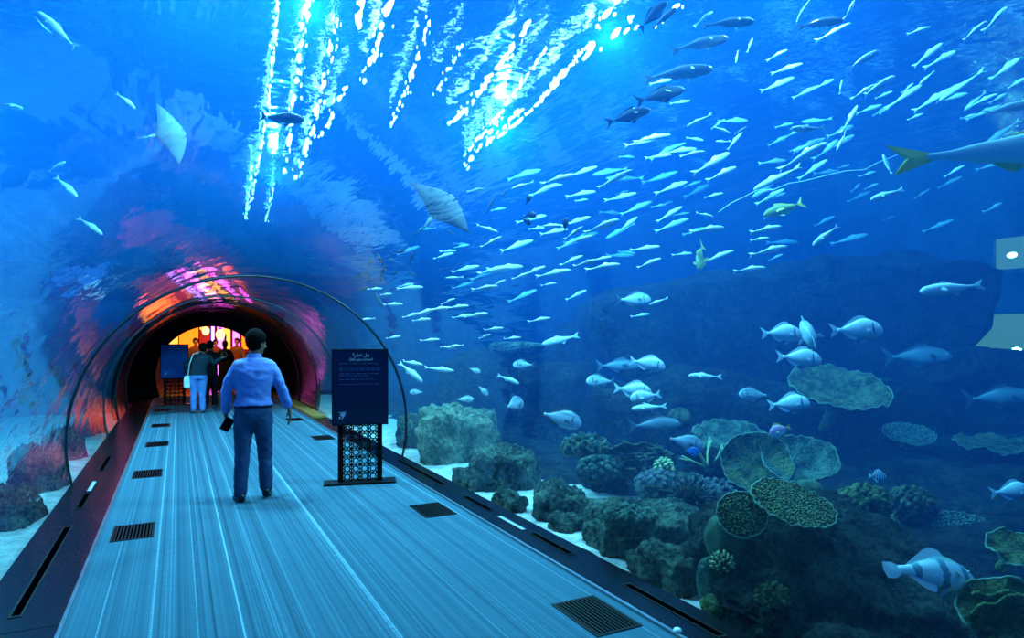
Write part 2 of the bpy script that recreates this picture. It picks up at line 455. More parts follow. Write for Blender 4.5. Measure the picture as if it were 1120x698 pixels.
# ---- the big ledge far back
def ledge(name, poly, D0, depth, m, seed, label, amp=.25, cat='rock'):
    """solid craggy shelf: outline in picture pixels at distance D0, going `depth` further back at that true height"""
    pts = [P(x, y, D0) for x, y in poly]; f = Vector((SY, CY, 0))
    # resample the outline
    res = []; n = len(pts)
    for i in range(n):
        a, b = pts[i], pts[(i + 1) % n]; k = max(1, int((b - a).length / .16))
        for j in range(k): res.append(a.lerp(b, j / k))
    c = sum(res, Vector()) / len(res); rings = []
    M = 14; zt = max(p.z for p in res); zb = min(p.z for p in res)
    def drop(p, k): return p - Vector((0, 0, k * sm(p.z, zt - (zt - zb) * .45, zt - (zt - zb) * .12)))
    for j in range(M + 1):
        t = j / M; rings.append([drop(p, .26 * (1 - min(1, j / 3))) + f * (depth * t) for p in res])
    cap = [[c.lerp(p, q) for p in rings[0]] for q in (.02, .2, .4, .6, .78, .9, .97)]
    allr = cap + rings + [[p + f * depth for p in r] for r in cap[::-1]]
    bm = bmesh.new(); loft(bm, allr)
    off = Vector((seed * 2.1, seed, -seed))
    for v in bm.verts:
        q = v.co * .55 + off
        d = Vector((noise.fractal(q, 1, 2.1, 6), noise.fractal(q + Vector((9, 2, 1)), 1, 2.1, 6), noise.fractal(q + Vector((1, 7, 4)), 1, 2.1, 6)))
        v.co += d * amp + Vector((0, 0, 1)) * amp * .3 * (1 - 2 * abs(noise.noise(v.co * 1.5 + off)))
    fix(bm); return tag(obj(name, bm, m, None, True), label, cat)
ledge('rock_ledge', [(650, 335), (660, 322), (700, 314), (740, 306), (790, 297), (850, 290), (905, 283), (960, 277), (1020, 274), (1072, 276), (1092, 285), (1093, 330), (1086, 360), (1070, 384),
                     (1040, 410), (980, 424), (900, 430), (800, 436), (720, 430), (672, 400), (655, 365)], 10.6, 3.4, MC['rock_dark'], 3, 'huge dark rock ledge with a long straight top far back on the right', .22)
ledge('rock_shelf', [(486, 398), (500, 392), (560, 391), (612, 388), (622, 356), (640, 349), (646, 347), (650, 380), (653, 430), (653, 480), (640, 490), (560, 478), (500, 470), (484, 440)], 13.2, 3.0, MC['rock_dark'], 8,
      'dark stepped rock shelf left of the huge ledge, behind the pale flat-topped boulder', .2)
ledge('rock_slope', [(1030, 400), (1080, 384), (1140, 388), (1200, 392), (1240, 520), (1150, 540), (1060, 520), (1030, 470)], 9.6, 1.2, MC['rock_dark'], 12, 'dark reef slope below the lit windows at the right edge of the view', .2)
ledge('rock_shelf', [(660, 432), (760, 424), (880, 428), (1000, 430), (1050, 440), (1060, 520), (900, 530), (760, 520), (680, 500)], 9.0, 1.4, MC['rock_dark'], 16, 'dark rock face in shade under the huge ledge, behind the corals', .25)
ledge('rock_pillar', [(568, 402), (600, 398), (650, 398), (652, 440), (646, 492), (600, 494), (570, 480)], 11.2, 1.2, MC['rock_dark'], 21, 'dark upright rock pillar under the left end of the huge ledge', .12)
rock_px('rock', 566, 380, 62, 14, 13.4, 1.0, 31, MC['rock_pale'], 'pale low rock lying on the dark stepped shelf', .2, amp=.18)

# ---- boulders along the glass, front to back
o = rocky('boulder', Vector((3.86, 2.9, .06)), (1.12, 1.8, 1.02), 61, MC['boulder'], .4, 6, .17, 1.5)
for v in o.data.vertices:                                      # its back slopes down towards the viewer
    k = sm(-v.co.y, -.3, .95); v.co.z -= .42 * k * max(0, v.co.z + .5); v.co.x += .10 * k
tag(o, 'biggest dark boulder at the lower right carrying table corals', 'boulder')
rock_px('boulder', 704, 616, 132, 140, 5.25, 1.0, 2, MC['rock'], 'broad square boulder close to the glass beside the white sand gap', .6, sub=6, amp=.15, down=.2, cat='boulder')
rock_px('boulder', 613, 580, 66, 104, 6.35, .7, 3, MC['rock'], 'small upright boulder close to the glass left of the white sand gap', .5, amp=.18, down=.1, cat='boulder')
rock_px('boulder', 552, 534, 84, 92, 7.9, .8, 4, MC['rock'], 'rounded dark boulder close to the glass, in front of the pale flat-topped one', .5, amp=.2, down=.1, cat='boulder')
rock_px('boulder', 505, 494, 90, 98, 9.5, 1.0, 5, MC['rock_pale'], 'tall pale boulder with a flat green top close to the glass', .75, sub=6, amp=.15, lean=-.12, down=.1, cat='boulder')
rock_px('boulder', 452, 474, 34, 40, 10.6, .8, 6, MC['rock'], 'low boulder on the white sand right of the tall information board', .5, cat='boulder')
rock_px('boulder', 1040, 665, 90, 50, 4.6, .6, 9, MC['rock_dark'], 'small dark rock under the barred grouper', .3, cat='boulder')
rock_px('boulder', 660, 520, 50, 60, 7.6, .8, 10, MC['rock_dark'], 'dark rock below the leftmost lettuce coral', .3, cat='boulder')
rock_px('boulder', 745, 545, 80, 46, 6.2, .7, 11, MC['rock'], 'rubbly rock between the square boulder and the table corals', .2, amp=.28, freq=2.4, cat='boulder')
rock_px('boulder', 830, 530, 90, 50, 6.6, .8, 12, MC['rock_dark'], 'dark rock carrying the fan-shaped coral leaf', .3, cat='boulder')
rock_px('boulder', 1000, 600, 120, 40, 5.6, .8, 13, MC['rock_dark'], 'long low dark rock behind the barred grouper', .3, cat='boulder')
rock_px('boulder', 940, 585, 80, 60, 5.4, .8, 14, MC['rock'], 'rough rock carrying the bushy green coral', .3, amp=.28, freq=2.2, cat='boulder')
rock_px('boulder', 1100, 690, 90, 50, 3.35, .4, 15, MC['rock_dark'], 'dark rock below the lobed coral in the lower right corner', .3, cat='boulder')
rock_px('boulder', 700, 505, 70, 36, 7.0, .6, 17, MC['rock'], 'rubbly rock carrying the yellow-green coral sprig', .2, amp=.26, freq=2.2, cat='boulder')
rock_px('boulder', 780, 508, 60, 34, 7.0, .6, 18, MC['rock_dark'], 'dark rock under the bare branching coral', .2, amp=.26, freq=2.2, cat='boulder')

def rock_at(x, y, w, dp, h, seed, label):
    o = rocky('boulder', Vector((x, y, -.18 + h * .3)), (w, dp, h), seed, MC['rock'] if seed % 2 else MC['rock_dark'], .35, 5, .2, 1.8)
    return tag(o, label, 'boulder')
for x, y, w, dp, h, sd, lab in ((3.22, 4.35, .34, .62, .42, 51, 'flat rubble rock wedged between the square boulder and the glass'), (3.2, 3.72, .36, .62, .40, 53, 'second flat rubble rock at the foot of the square boulder'),
        (3.2, 5.05, .3, .4, .3, 55, 'small rubble stone in the sand between the upright boulder and the square boulder'), (3.16, 6.15, .24, .5, .28, 57, 'small rubble stone at the glass right of the rounded dark boulder'), (3.2, 7.4, .26, .5, .3, 59, 'small rubble stone at the glass before the tall pale boulder'),
        (3.2, 2.9, .34, .6, .36, 52, 'rubble rock by the glass left of the yellow-green sponge'), (3.2, 2.1, .42, .75, .34, 54, 'rubble rock by the glass below the biggest boulder'), (3.4, 1.45, .6, .7, .46, 56, 'rubble rock by the glass at the bottom edge of the view'), (4.35, 1.75, .7, .6, .4, 58, 'rubble rock on the sea bed under the barred grouper')):
    rock_at(x, y, w, dp, h, sd, lab)
# ---- corals
def frame_px(px, py, D): return P(px, py, D)
def plate(name, px, py, w, D, label, m, tilt=0.0, ratio=.85, cup=.18, ruff=.06, seed=0, lobes=7, stalk=.25, roll=0.0, cut=None, thick=.025, cat='coral', yaw=0.0):
    """table or cabbage coral: ruffled dish (part) on a stalk (part)"""
    s = w / F * D / 2; root = thing(name, label, cat, P(px, py, D), (tilt, roll, RZ + yaw))
    bm = bmesh.new(); NR, NA = 12, 72; off = Vector((seed * 3.3, seed, 0))
    def pt(i, k, low):
        r = i / NR; a = 2 * PI * k / NA
        edge = 1 + .05 * noise.noise(Vector((math.cos(a) * 1.6, math.sin(a) * 1.6, seed))) + .015 * math.sin(a * lobes * 2 + seed)
        if cut: edge *= 1 - cut[1] * max(0, math.cos(a - cut[0])) ** 6
        x = s * r * edge * math.cos(a); y = s * ratio * r * edge * math.sin(a)
        z = s * (cup * r ** 2 + ruff * r ** 3 * math.sin(a * lobes + seed * 2) + .03 * math.sin(a * 23 + seed) * r * r + .04 * noise.noise(Vector((x / s * 3, y / s * 3, seed))) * r)
        return Vector((x, y, z - (thick * (1.3 - r) if low else 0)))
    rows = [[bm.verts.new(pt(i, k, False)) for k in range(NA)] for i in range(1, NR + 1)]
    ct = bm.verts.new(pt(0, 0, False)); rows2 = [[bm.verts.new(pt(i, k, True)) for k in range(NA)] for i in range(1, NR + 1)]; cb = bm.verts.new(pt(0, 0, True))
    for R_, c_ in ((rows, ct), (rows2, cb)):
        for k in range(NA): bm.faces.new((c_, R_[0][k], R_[0][(k + 1) % NA]))
        for a, b in zip(R_[:-1], R_[1:]):
            for k in range(NA): bm.faces.new((a[k], b[k], b[(k + 1) % NA], a[(k + 1) % NA]))
    for k in range(NA): bm.faces.new((rows[-1][k], rows[-1][(k + 1) % NA], rows2[-1][(k + 1) % NA], rows2[-1][k]))
    fix(bm); obj('plate', bm, m, root, True)
    bm = bmesh.new(); tube(bm, [pt(NR, k, False) + Vector((0, 0, -thick * .15)) for k in range(NA)], thick * .3, 6, False, True); obj('rim', bm, MR['rim'], root, True)
    bm = bmesh.new(); tube(bm, [(0, 0, -thick), (0, .02, -stalk * .5), (0, .03, -stalk)], [s * .22, s * .14, s * .2], 14)
    obj('stalk', bm, m, root, True); return root
def leafy(name, px, py, w, D, label, m, n=3, seed=1, spread=1.0, h=.8):
    """cabbage coral: several upright curled leaves, each a part"""
    s = w / F * D / 2; root = thing(name, label, 'coral', P(px, py, D), (0, 0, RZ)); rnd = random.Random(seed)
    for q in range(n):
        a0 = PI * (q + .5) / n * spread + (1 - spread) * PI / 2 + rnd.uniform(-.1, .1); bm = bmesh.new(); NU, NV = 26, 10; g = []
        half = (.95 if n < 4 else .75) * rnd.uniform(.85, 1.1)
        for lowf in (0, 1):
            rows = []
            for j in range(NV + 1):
                t = j / NV; row = []
                for i in range(NU + 1):
                    a = -half + 2 * half * i / NU
                    rr = s * (.12 + .95 * t) * (1 - .12 * abs(a / half) ** 3) * (1 + .06 * noise.noise(Vector((a * 4, seed, q))))
                    x = math.cos(a0) * rr * math.cos(a) - math.sin(a0) * rr * math.sin(a)
                    y = -.35 * s * math.cos(a) * t + .2 * s * (q % 2)
                    z = s * h * (.15 + t ** .8) * (.35 + .65 * abs(math.sin(a0 + a * .6))) + s * .05 * math.sin(a * 9 + q) * t
                    row.append(bm.verts.new((x, y - lowf * .018 * (1 - .5 * t), z - lowf * .01)))
                rows.append(row)
            g.append(rows)
        for rows in g:
            for a, b in zip(rows[:-1], rows[1:]):
                for i in range(NU): bm.faces.new((a[i], a[i + 1], b[i + 1], b[i]))
        A, B = g
        for j in range(NV):
            bm.faces.new((A[j][0], A[j + 1][0], B[j + 1][0], B[j][0])); bm.faces.new((A[j][NU], A[j + 1][NU], B[j + 1][NU], B[j][NU]))
        for i in range(NU):
            bm.faces.new((A[0][i], A[0][i + 1], B[0][i + 1], B[0][i])); bm.faces.new((A[NV][i], A[NV][i + 1], B[NV][i + 1], B[NV][i]))
        fix(bm); obj('leaf', bm, m, root, True)
    bm = bmesh.new(); ico(bm, (0, 0, 0), s * .3, 3, (1.2, .9, .7)); obj('base', bm, m, root, True)
    return root
def knobs(name, px, py, w, h, D, label, m, n=60, seed=1, kr=.11, finger=.0, core=True, mt=None):
    """mound covered in knobs or short fingers; the mound and the growth are its two parts"""
    s = w / F * D / 2; sh = h / F * D / 2; root = thing(name, label, 'coral', P(px, py, D), (0, 0, RZ)); rnd = random.Random(seed)
    bm = bmesh.new(); bmesh.ops.create_icosphere(bm, subdivisions=4, radius=1)
    for v in bm.verts:
        d = v.co.copy(); k = .82 * (1 + .12 * noise.noise(d * 2 + Vector((seed, 0, 0)))); v.co = Vector((d.x * s * k, d.y * s * k * .8, d.z * sh * k))
    obj('mound', bm, m, root, True)
    bm = bmesh.new(); ga = PI * (3 - math.sqrt(5))
    for i in range(n):
        z = 1 - 1.45 * (i + .5) / n; r = math.sqrt(max(0, 1 - z * z)); a = i * ga + rnd.uniform(-.2, .2)
        d = Vector((r * math.cos(a), r * math.sin(a), z)); b = Vector((d.x * s * .8, d.y * s * .64, d.z * sh * .8)); e = kr * s * rnd.uniform(.8, 1.25)
        if finger > 0:
            up = (d + Vector((rnd.uniform(-.3, .3), rnd.uniform(-.3, .3), .4))).normalized(); L = finger * s * rnd.uniform(.7, 1.2)
            tube(bm, [b - up * e, b + up * L * .5, b + up * L * .9, b + up * L], [e, e * .95, e * .75, e * .3], 7)
        else: ico(bm, b + d * e * .4, e, 2)
    obj('growth', bm, mt or m, root, True); return root
def brain(name, px, py, w, h, D, label, m, seed=1):
    s = w / F * D / 2; sh = h / F * D / 2; bm = bmesh.new(); bmesh.ops.create_icosphere(bm, subdivisions=5, radius=1)
    for v in bm.verts:
        d = v.co.copy(); k = 1 + .10 * noise.noise(d * 1.6 + Vector((seed, 1, 0))); v.co = Vector((d.x * s * k, d.y * s * k * .9, d.z * sh * k))
    o = obj(name, bm, m, None, True); o.location = P(px, py, D); o.rotation_euler = (0, 0, RZ); return tag(o, label, 'coral')
def branching(name, px, py, w, D, label, m, seed=1, n=5, r=.016):
    s = w / F * D / 2; root = thing(name, label, 'coral', P(px, py, D), (0, 0, RZ)); rnd = random.Random(seed)
    for q in range(n):
        bm = bmesh.new(); a = PI * (q + .5) / n
        d = Vector((math.cos(a), rnd.uniform(-.4, .3), math.sin(a) * .9 + .1)); p1 = d * s * .5; p2 = p1 + (d + Vector((rnd.uniform(-.4, .4), 0, .3))) * s * .42; p3 = p1 + (d + Vector((rnd.uniform(-.9, .9), .2, .1))) * s * .4
        tube(bm, [(0, 0, -.05), p1 * .5, p1, p2], [r * 1.3, r * 1.1, r * .9, r * .4], 7); tube(bm, [p1, p3], [r * .8, r * .35], 7)
        obj('branch', bm, m, root, True)
    return root
plate('table_coral', 915, 436, 104, 8.4, 'large pale-rimmed plate coral tilted towards the glass below the big bream', MR['coral_olive'], tilt=.42, ratio=.95, cup=.3, ruff=.03, seed=2, stalk=.5)
plate('table_coral', 800, 487, 88, 7.6, 'tilted plate coral behind the bare branching coral', MR['coral_teal'], tilt=.42, ratio=.9, cup=.2, ruff=.03, seed=4, stalk=.4)
plate('table_coral', 994, 475, 56, 8.6, 'small grey dotted plate coral in the dark right of the large plate coral', MR['polyp_fine'], tilt=.5, ratio=.7, cup=.04, ruff=.01, seed=5, stalk=.4)
plate('table_coral', 1090, 487, 86, 8.3, 'long flat plate coral near the right edge of the view', MR['coral_olive'], tilt=.12, ratio=.8, cup=.05, seed=6, stalk=.5)
plate('table_coral', 1062, 584, 82, 5.7, 'grey-white speckled plate coral above the barred grouper', MR['polyp_fine'], tilt=.6, ratio=.75, cup=.03, ruff=.01, seed=7, stalk=.4, roll=.12)
plate('table_coral', 812, 562, 54, 4.12, 'round polyp-covered plate coral at the left brow of the biggest boulder', MR['polyp'], tilt=.95, ratio=.95, cup=-.06, ruff=.0, seed=8, stalk=.14, roll=-.35)
plate('table_coral', 868, 549, 92, 4.1, 'wide polyp-covered plate coral on top of the biggest boulder', MR['polyp'], tilt=.5, ratio=.8, cup=-.03, ruff=.01, seed=9, stalk=.2, roll=.2)
plate('table_coral', 1112, 602, 60, 3.9, 'ruffled green coral shelf at the right edge above the lobed coral', MR['coral_green'], tilt=.55, ratio=.9, cup=.1, ruff=.1, seed=11, stalk=.2)
plate('cabbage_coral', 826, 510, 74, 6.5, 'upright fan-shaped green coral leaf above the table corals', MR['coral_green'], tilt=.95, ratio=.95, cup=.32, ruff=.05, seed=12, lobes=4, stalk=.25, roll=-.25)
plate('cabbage_coral', 874, 512, 80, 6.45, 'bowl-shaped green coral leaf right of the upright fan-shaped one', MR['coral_teal'], tilt=.55, ratio=.9, cup=.38, ruff=.06, seed=13, lobes=4, stalk=.25, roll=-.18)
knobs('brain_coral', 996, 556, 58, 52, 5.9, 'knobbly round coral left of the speckled plate coral', MR['coral_olive'], 90, 3, .12)
brain('brain_coral', 884, 541, 34, 34, 4.8, 'smooth green ball coral behind the wide polyp-covered plate', MR['coral_ball'], 2)
brain('brain_coral', 793, 590, 44, 54, 4.32, 'smooth green mound coral under the round polyp-covered plate', MR['coral_ball'], 4)
brain('brain_coral', 780, 636, 36, 60, 4.4, 'smooth dull green mound low on the left of the biggest boulder', MR['coral_teal'], 6)
brain('brain_coral', 743, 458, 26, 24, 8.6, 'small smooth brown ball coral below the swimming bream pair', MR['coral_olive'], 8)
knobs('finger_coral', 790, 617, 26, 28, 4.15, 'striped round coral tuft on the left flank of the biggest boulder', MR['coral_dark'], 46, 5, .10, .3, mt=MR['tip'])
knobs('finger_coral', 845, 654, 36, 34, 3.86, 'bright green finger coral on the front of the biggest boulder', MR['coral_green'], 44, 7, .15, .3)
brain('sponge', 783, 663, 34, 24, 4.15, 'yellow-green smooth sponge at the foot of the biggest boulder', MR['coral_green'], 9)
knobs('bushy_coral', 945, 552, 62, 46, 5.2, 'bushy green coral between the ball coral and the knobbly round coral', MR['coral_green'], 70, 9, .16, .18)
knobs('bushy_coral', 640, 490, 56, 30, 7.3, 'pale lettuce coral farthest left on the reef', MR['coral_green'], 60, 12, .12, .2, mt=MR['coral_teal'])
leafy('lettuce_coral', 690, 500, 66, 7.1, 'olive lettuce coral with curled flat leaves right of the pale one', MR['coral_olive'], 4, 9, 1.0, .45)
knobs('bushy_coral', 726, 512, 24, 22, 6.6, 'small bright yellow-green coral sprig', MR['coral_green'], 40, 15, .16, .25, mt=MR['tip'])
branching('branching_coral', 775, 512, 62, 6.9, 'bare pale branching coral under the tilted plate coral', MR['tip'], 4, 5)
knobs('anemone', 757, 541, 40, 30, 5.8, 'dark spiky urchin-like coral with pale finger tips', MR['coral_dark'], 60, 17, .06, .55, mt=MR['coral_grey'])
knobs('bushy_coral', 780, 540, 56, 34, 6.1, 'grey bushy coral right of the dark spiky coral', MR['coral_grey'], 80, 18, .1, .15)
knobs('bushy_coral', 720, 530, 60, 36, 6.5, 'grey-blue rubble coral left of the dark spiky coral', MR['coral_grey'], 80, 19, .12, .1)
knobs('bushy_coral', 655, 515, 50, 34, 7.0, 'dark bushy coral below the olive lettuce coral', MR['coral_dark'], 60, 21, .16, .2, mt=MR['coral_teal'])
knobs('bushy_coral', 930, 590, 40, 22, 5.1, 'pale grey coral clump right of the biggest boulder top', MR['coral_grey'], 60, 23, .14, .1)
plate('table_coral', 1092, 668, 84, 3.2, 'lobed yellow-green coral shelf in the lower right corner', MR['coral_green'], tilt=.75, ratio=.8, cup=.15, ruff=.14, seed=15, lobes=5, stalk=.2, roll=-.4)
leafy('cabbage_coral', 1100, 690, 100, 3.15, 'upright yellow-green leaf coral filling the lower right corner', MR['coral_green'], 3, 21, .9, .8)
knobs('bushy_coral', 690, 565, 70, 26, 5.25, 'mossy green growth on top of the broad square boulder', MR['coral_teal'], 90, 25, .1, .08)

# ---- left side reef, behind the left glass
for k, (px, py, w, h, D, sd, lab) in enumerate([
    (6, 590, 70, 120, 7.2, 41, 'dark rock nearest the viewer behind the left glass'),
    (42, 540, 50, 110, 8.8, 42, 'second dark rock behind the left glass with a round coral in front'),
    (70, 512, 36, 90, 11.0, 43, 'third dark rock behind the left glass'),
    (96, 484, 28, 70, 14.2, 44, 'fourth dark rock behind the left glass, by the orange reflection')]):
    rock_px('boulder', px, py, w, h, D, .7, sd, MC['rock'], lab, .3, amp=.22, freq=1.6, down=.2, cat='boulder')
knobs('brain_coral', 38, 585, 26, 34, 8.2, 'round ringed coral behind the left glass', MR['coral_olive'], 60, 31, .14)
# ---- lit viewing windows in the far right wall
t = NT('lit_window'); e = t.add('ShaderNodeEmission'); e.inputs[0].default_value = srgb('#ffe9a0'); e.inputs[1].default_value = .55; t.l(e.outputs[0], t.out.inputs[0]); t.m.cycles.emission_sampling = 'NONE'
MC['window'] = t.m; MC['window_lamp'] = M_emit('window_lamp', '#fff3c0', 40)
bm = bmesh.new(); box(bm, (WX1 - .35, WY0 - .3, -1.3), (WX1 + .3, YEND + .5, 7)); struct(obj('wall_right', bm, MC['wallrock']))
def view_window(nm, pa, pb):
    def onwall(px, py):
        u = (px - 560) / F; D = (WX1 - .36) / (u * CY + SY); return P(px, py, D)
    a, b = onwall(*pa), onwall(*pb); bm = bmesh.new()
    box(bm, (WX1 - .40, min(a.y, b.y), min(a.z, b.z)), (WX1 - .345, max(a.y, b.y), max(a.z, b.z)), bev=.02); o = struct(obj(nm, bm, MC['window']))
    bm = bmesh.new(); y0, y1, z0, z1 = min(a.y, b.y), max(a.y, b.y), min(a.z, b.z), max(a.z, b.z)
    for lo, hi in (((y0 - .1, z0 - .12), (y1 + .1, z0)), ((y0 - .1, z1), (y1 + .1, z1 + .12)), ((y0 - .1, z0), (y0, z1)), ((y1, z0), (y1 + .1, z1))):
        box(bm, (WX1 - .5, lo[0], lo[1]), (WX1 - .34, hi[0], hi[1]))
    obj('window_frame', bm, MC['wallrock'], o); return o
view_window('window_1', (1090, 262), (1150, 291)); view_window('window_2', (1060, 345), (1150, 400))
for px, py in ((1107, 279), (1112, 383)):
    u = (px - 560) / F; D = (WX1 - .55) / (u * CY + SY); bm = bmesh.new(); ico(bm, (0, 0, 0), .07, 2, (.6, 1.6, 1)); o = obj('window_lamp', bm, MC['window_lamp'], None, True); o.location = P(px, py, D)
    tag(o, 'small bright lamp in the upper lit window at the far right' if py < 300 else 'small bright lamp in the lower lit window at the far right', 'lamp')
# pale rope drifting behind the school
bm = bmesh.new(); tube(bm, [P(x, y, 8.5) for x, y in ((786, 232), (800, 222), (815, 215), (828, 208), (845, 208), (862, 201), (880, 198), (900, 193), (925, 187), (945, 186), (960, 178), (985, 168))], .007, 6)
tag(obj('rope', bm, M_plain('pale_rope', '#bcd0d4', .8), None, True), 'thin pale rope drifting behind the school towards the big yellow-tailed fish', 'rope')
# ---------------------------------------------------------------- fish
def M_fish(name, back, side, belly, rough=.32, metal=.35, band=None):
    t = NT(name)
    tc = t.n.new('ShaderNodeTexCoord'); sp = t.n.new('ShaderNodeSeparateXYZ'); t.l(tc.outputs['Object'], sp.inputs[0])
    nn = t.noise(t.obco((14, 14, 14)), 2.0, 3)
    z = t.math('ADD', t.math('MULTIPLY', sp.outputs[2], 1.0), t.math('MULTIPLY', t.math('SUBTRACT', nn, .5), .05))
    zz = t.math('ADD', t.math('MULTIPLY', z, 3.2), .5, True)
    col = t.ramp(zz, [(.12, srgb(belly)), (.45, srgb(side)), (.70, srgb(side)), (.9, srgb(back))])
    if band:                                                  # vertical bars across the flank
        bx = t.math('SINE', t.math('MULTIPLY', sp.outputs[0], band[1]))
        fac = t.math('GREATER_THAN', t.math('ADD', bx, t.math('MULTIPLY', t.math('SUBTRACT', nn, .5), 1.2)), band[2])
        mx = t.add('ShaderNodeMix', data_type='RGBA'); t.l(fac, mx.inputs[0]); t.l(col, mx.inputs[6]); mx.inputs[7].default_value = srgb(band[0]); col = mx.outputs[2]
    vo = t.add('ShaderNodeTexVoronoi'); vo.inputs['Scale'].default_value = 60; t.l(t.obco(), vo.inputs['Vector'])
    t.pbr(col, rough, metal, t.bump(vo.outputs['Distance'], .12, .004)); return t.m
MF = dict(
    silver=M_fish('silver_scales', '#eef4f4', '#e4ecec', '#c2ced0', .28, .05),  # back paler than belly: light from above put into the colour
    school=M_fish('school_scales', '#f2f6f6', '#eef2f2', '#d5dddd', .3, .05),
    steel=M_fish('steel_scales', '#7b929c', '#b9cad0', '#dbe4e6', .4, .1),
    grey=M_fish('grey_scales', '#39505f', '#6f8794', '#8fa2ab', .5, .1),
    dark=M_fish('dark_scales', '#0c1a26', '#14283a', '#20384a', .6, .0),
    yellow=M_fish('yellow_scales', '#4f6a28', '#8f9c3a', '#b9b868', .5, .0),
    grouper=M_fish('grouper_scales', '#6d9a8e', '#d3eef0', '#f2fbfb', .45, .0, ('#5f95a5', 24, .62)),
    zebra=M_fish('banded_scales', '#a9c7d4', '#a9c7d4', '#c9dde4', .45, .0, ('#16283f', 60, .0)),
    jack=M_fish('jack_scales', '#9fd0da', '#c9ecf0', '#eef8f8', .4, .0),
    pink=M_fish('pink_scales', '#ffb0d8', '#ff9fd0', '#ffffff', .4, .0),
    blue=M_fish('blue_scales', '#1f56b4', '#3c7bd8', '#5e97e6', .4, .0),
    fin=M_plain('fin_membrane', '#c9d8dc', .5, 0), fin_dark=M_plain('dark_fin_membrane', '#2d4453', .5), fin_yellow=M_plain('yellow_fin_membrane', '#f2e052', .5),
    eye=M_plain('fish_eye', '#05080a', .12), eyering=M_plain('fish_iris', '#d5d9d0', .3), gill=M_plain('dark_gill', '#10202c', .6),
)
PROF = {   # (height profile, width profile) along the body, x from nose (.5) to tail root (-.36); full length 1 with the tail fin
    'slender': ([(0, .0), (.04, .045), (.12, .08), (.35, .108), (.55, .1), (.75, .062), (.9, .028), (1, .02)], .72, .0),
    'school': ([(0, .0), (.04, .03), (.12, .056), (.35, .078), (.55, .072), (.75, .046), (.9, .02), (1, .014)], .75, .0),
    'bream': ([(0, .02), (.04, .09), (.12, .16), (.32, .215), (.5, .2), (.7, .125), (.88, .045), (1, .034)], .42, .02),
    'jack': ([(0, .01), (.05, .065), (.15, .115), (.38, .15), (.55, .135), (.75, .075), (.92, .022), (1, .018)], .5, .01),
    'grouper': ([(0, .015), (.06, .062), (.15, .115), (.35, .168), (.5, .155), (.7, .1), (.88, .052), (1, .045)], .6, .0),
    'angel': ([(0, .03), (.05, .1), (.15, .2), (.4, .3), (.6, .28), (.8, .14), (.92, .06), (1, .05)], .3, .0),
}
def spine(s, bend):            # s 0 nose..1 tail root -> point in the body plane, with a swimming bend
    x = .5 - .86 * s
    return Vector((x, bend * (.5 * (x ** 2) + .5 * x ** 3 * -1.2), 0))
def fish_body_bm(kind, bend=0.0, nr=14, nk=12):
    tab, wr, arch = PROF[kind]; bm = bmesh.new(); rings = []
    for i in range(nr + 1):
        s = i / nr; s = s ** 1.15
        h = max(.004, interp(tab, s)); c = spine(s, bend)
        w = h * wr * (1.0 if s < .5 else 1 - .35 * (s - .5))
        zo = arch * math.sin(PI * min(1, s * 1.3))
        rings.append([c + Vector((0, w * math.cos(k * 2 * PI / nk), h * math.sin(k * 2 * PI / nk) * (1 if math.sin(k * 2 * PI / nk) > 0 else .92) + zo)) for k in range(nk)])
    loft(bm, rings); fix(bm); return bm
def fin_sheet(bm, outline, thick=.006, y=0.0, M=None):
    """solid thin fin from an outline in the x-z plane, tapering to its rim"""
    c = Vector((sum(p[0] for p in outline) / len(outline), y, sum(p[1] for p in outline) / len(outline)))
    rim = [bm.verts.new((p[0], y, p[1])) for p in outline]
    a = bm.verts.new(c + Vector((0, thick, 0))); b = bm.verts.new(c - Vector((0, thick, 0)))
    n = len(rim); new = rim + [a, b]
    for k in range(n):
        bm.faces.new((rim[k], rim[(k + 1) % n], a)); bm.faces.new((rim[(k + 1) % n], rim[k], b))
    if M is not None: bmesh.ops.transform(bm, matrix=M, verts=new)
    return new
def tail_outline(kind, tr):
    if kind in ('grouper',): return [(-.34, tr * .9), (-.42, tr * 1.7), (-.5, tr * 1.7), (-.515, 0), (-.5, -tr * 1.7), (-.42, -tr * 1.7), (-.34, -tr * .9)]
    sp = {'slender': .095, 'school': .07, 'bream': .15, 'jack': .17, 'angel': .13}[kind]
    dp = {'slender': -.44, 'school': -.44, 'bream': -.43, 'jack': -.405, 'angel': -.47}[kind]
    return [(-.335, tr), (-.40, tr + sp * .35), (-.5, sp), (-.475, sp * .55), (dp, 0), (-.475, -sp * .55), (-.5, -sp), (-.40, -tr - sp * .35), (-.335, -tr)]
def bend_off(bend): return spine(1.0, bend).y
def tail_bm(kind, bend):
    bm = bmesh.new(); tr = PROF[kind][0][-1][1]
    vs = fin_sheet(bm, tail_outline(kind, tr), .007)
    y0 = bend_off(bend); sl = (spine(1, bend).y - spine(.93, bend).y) / (spine(1, bend).x - spine(.93, bend).x)
    for v in vs: v.co.y += y0 + (v.co.x + .36) * sl
    fix(bm); return bm
def hp(kind, s): return interp(PROF[kind][0], s)
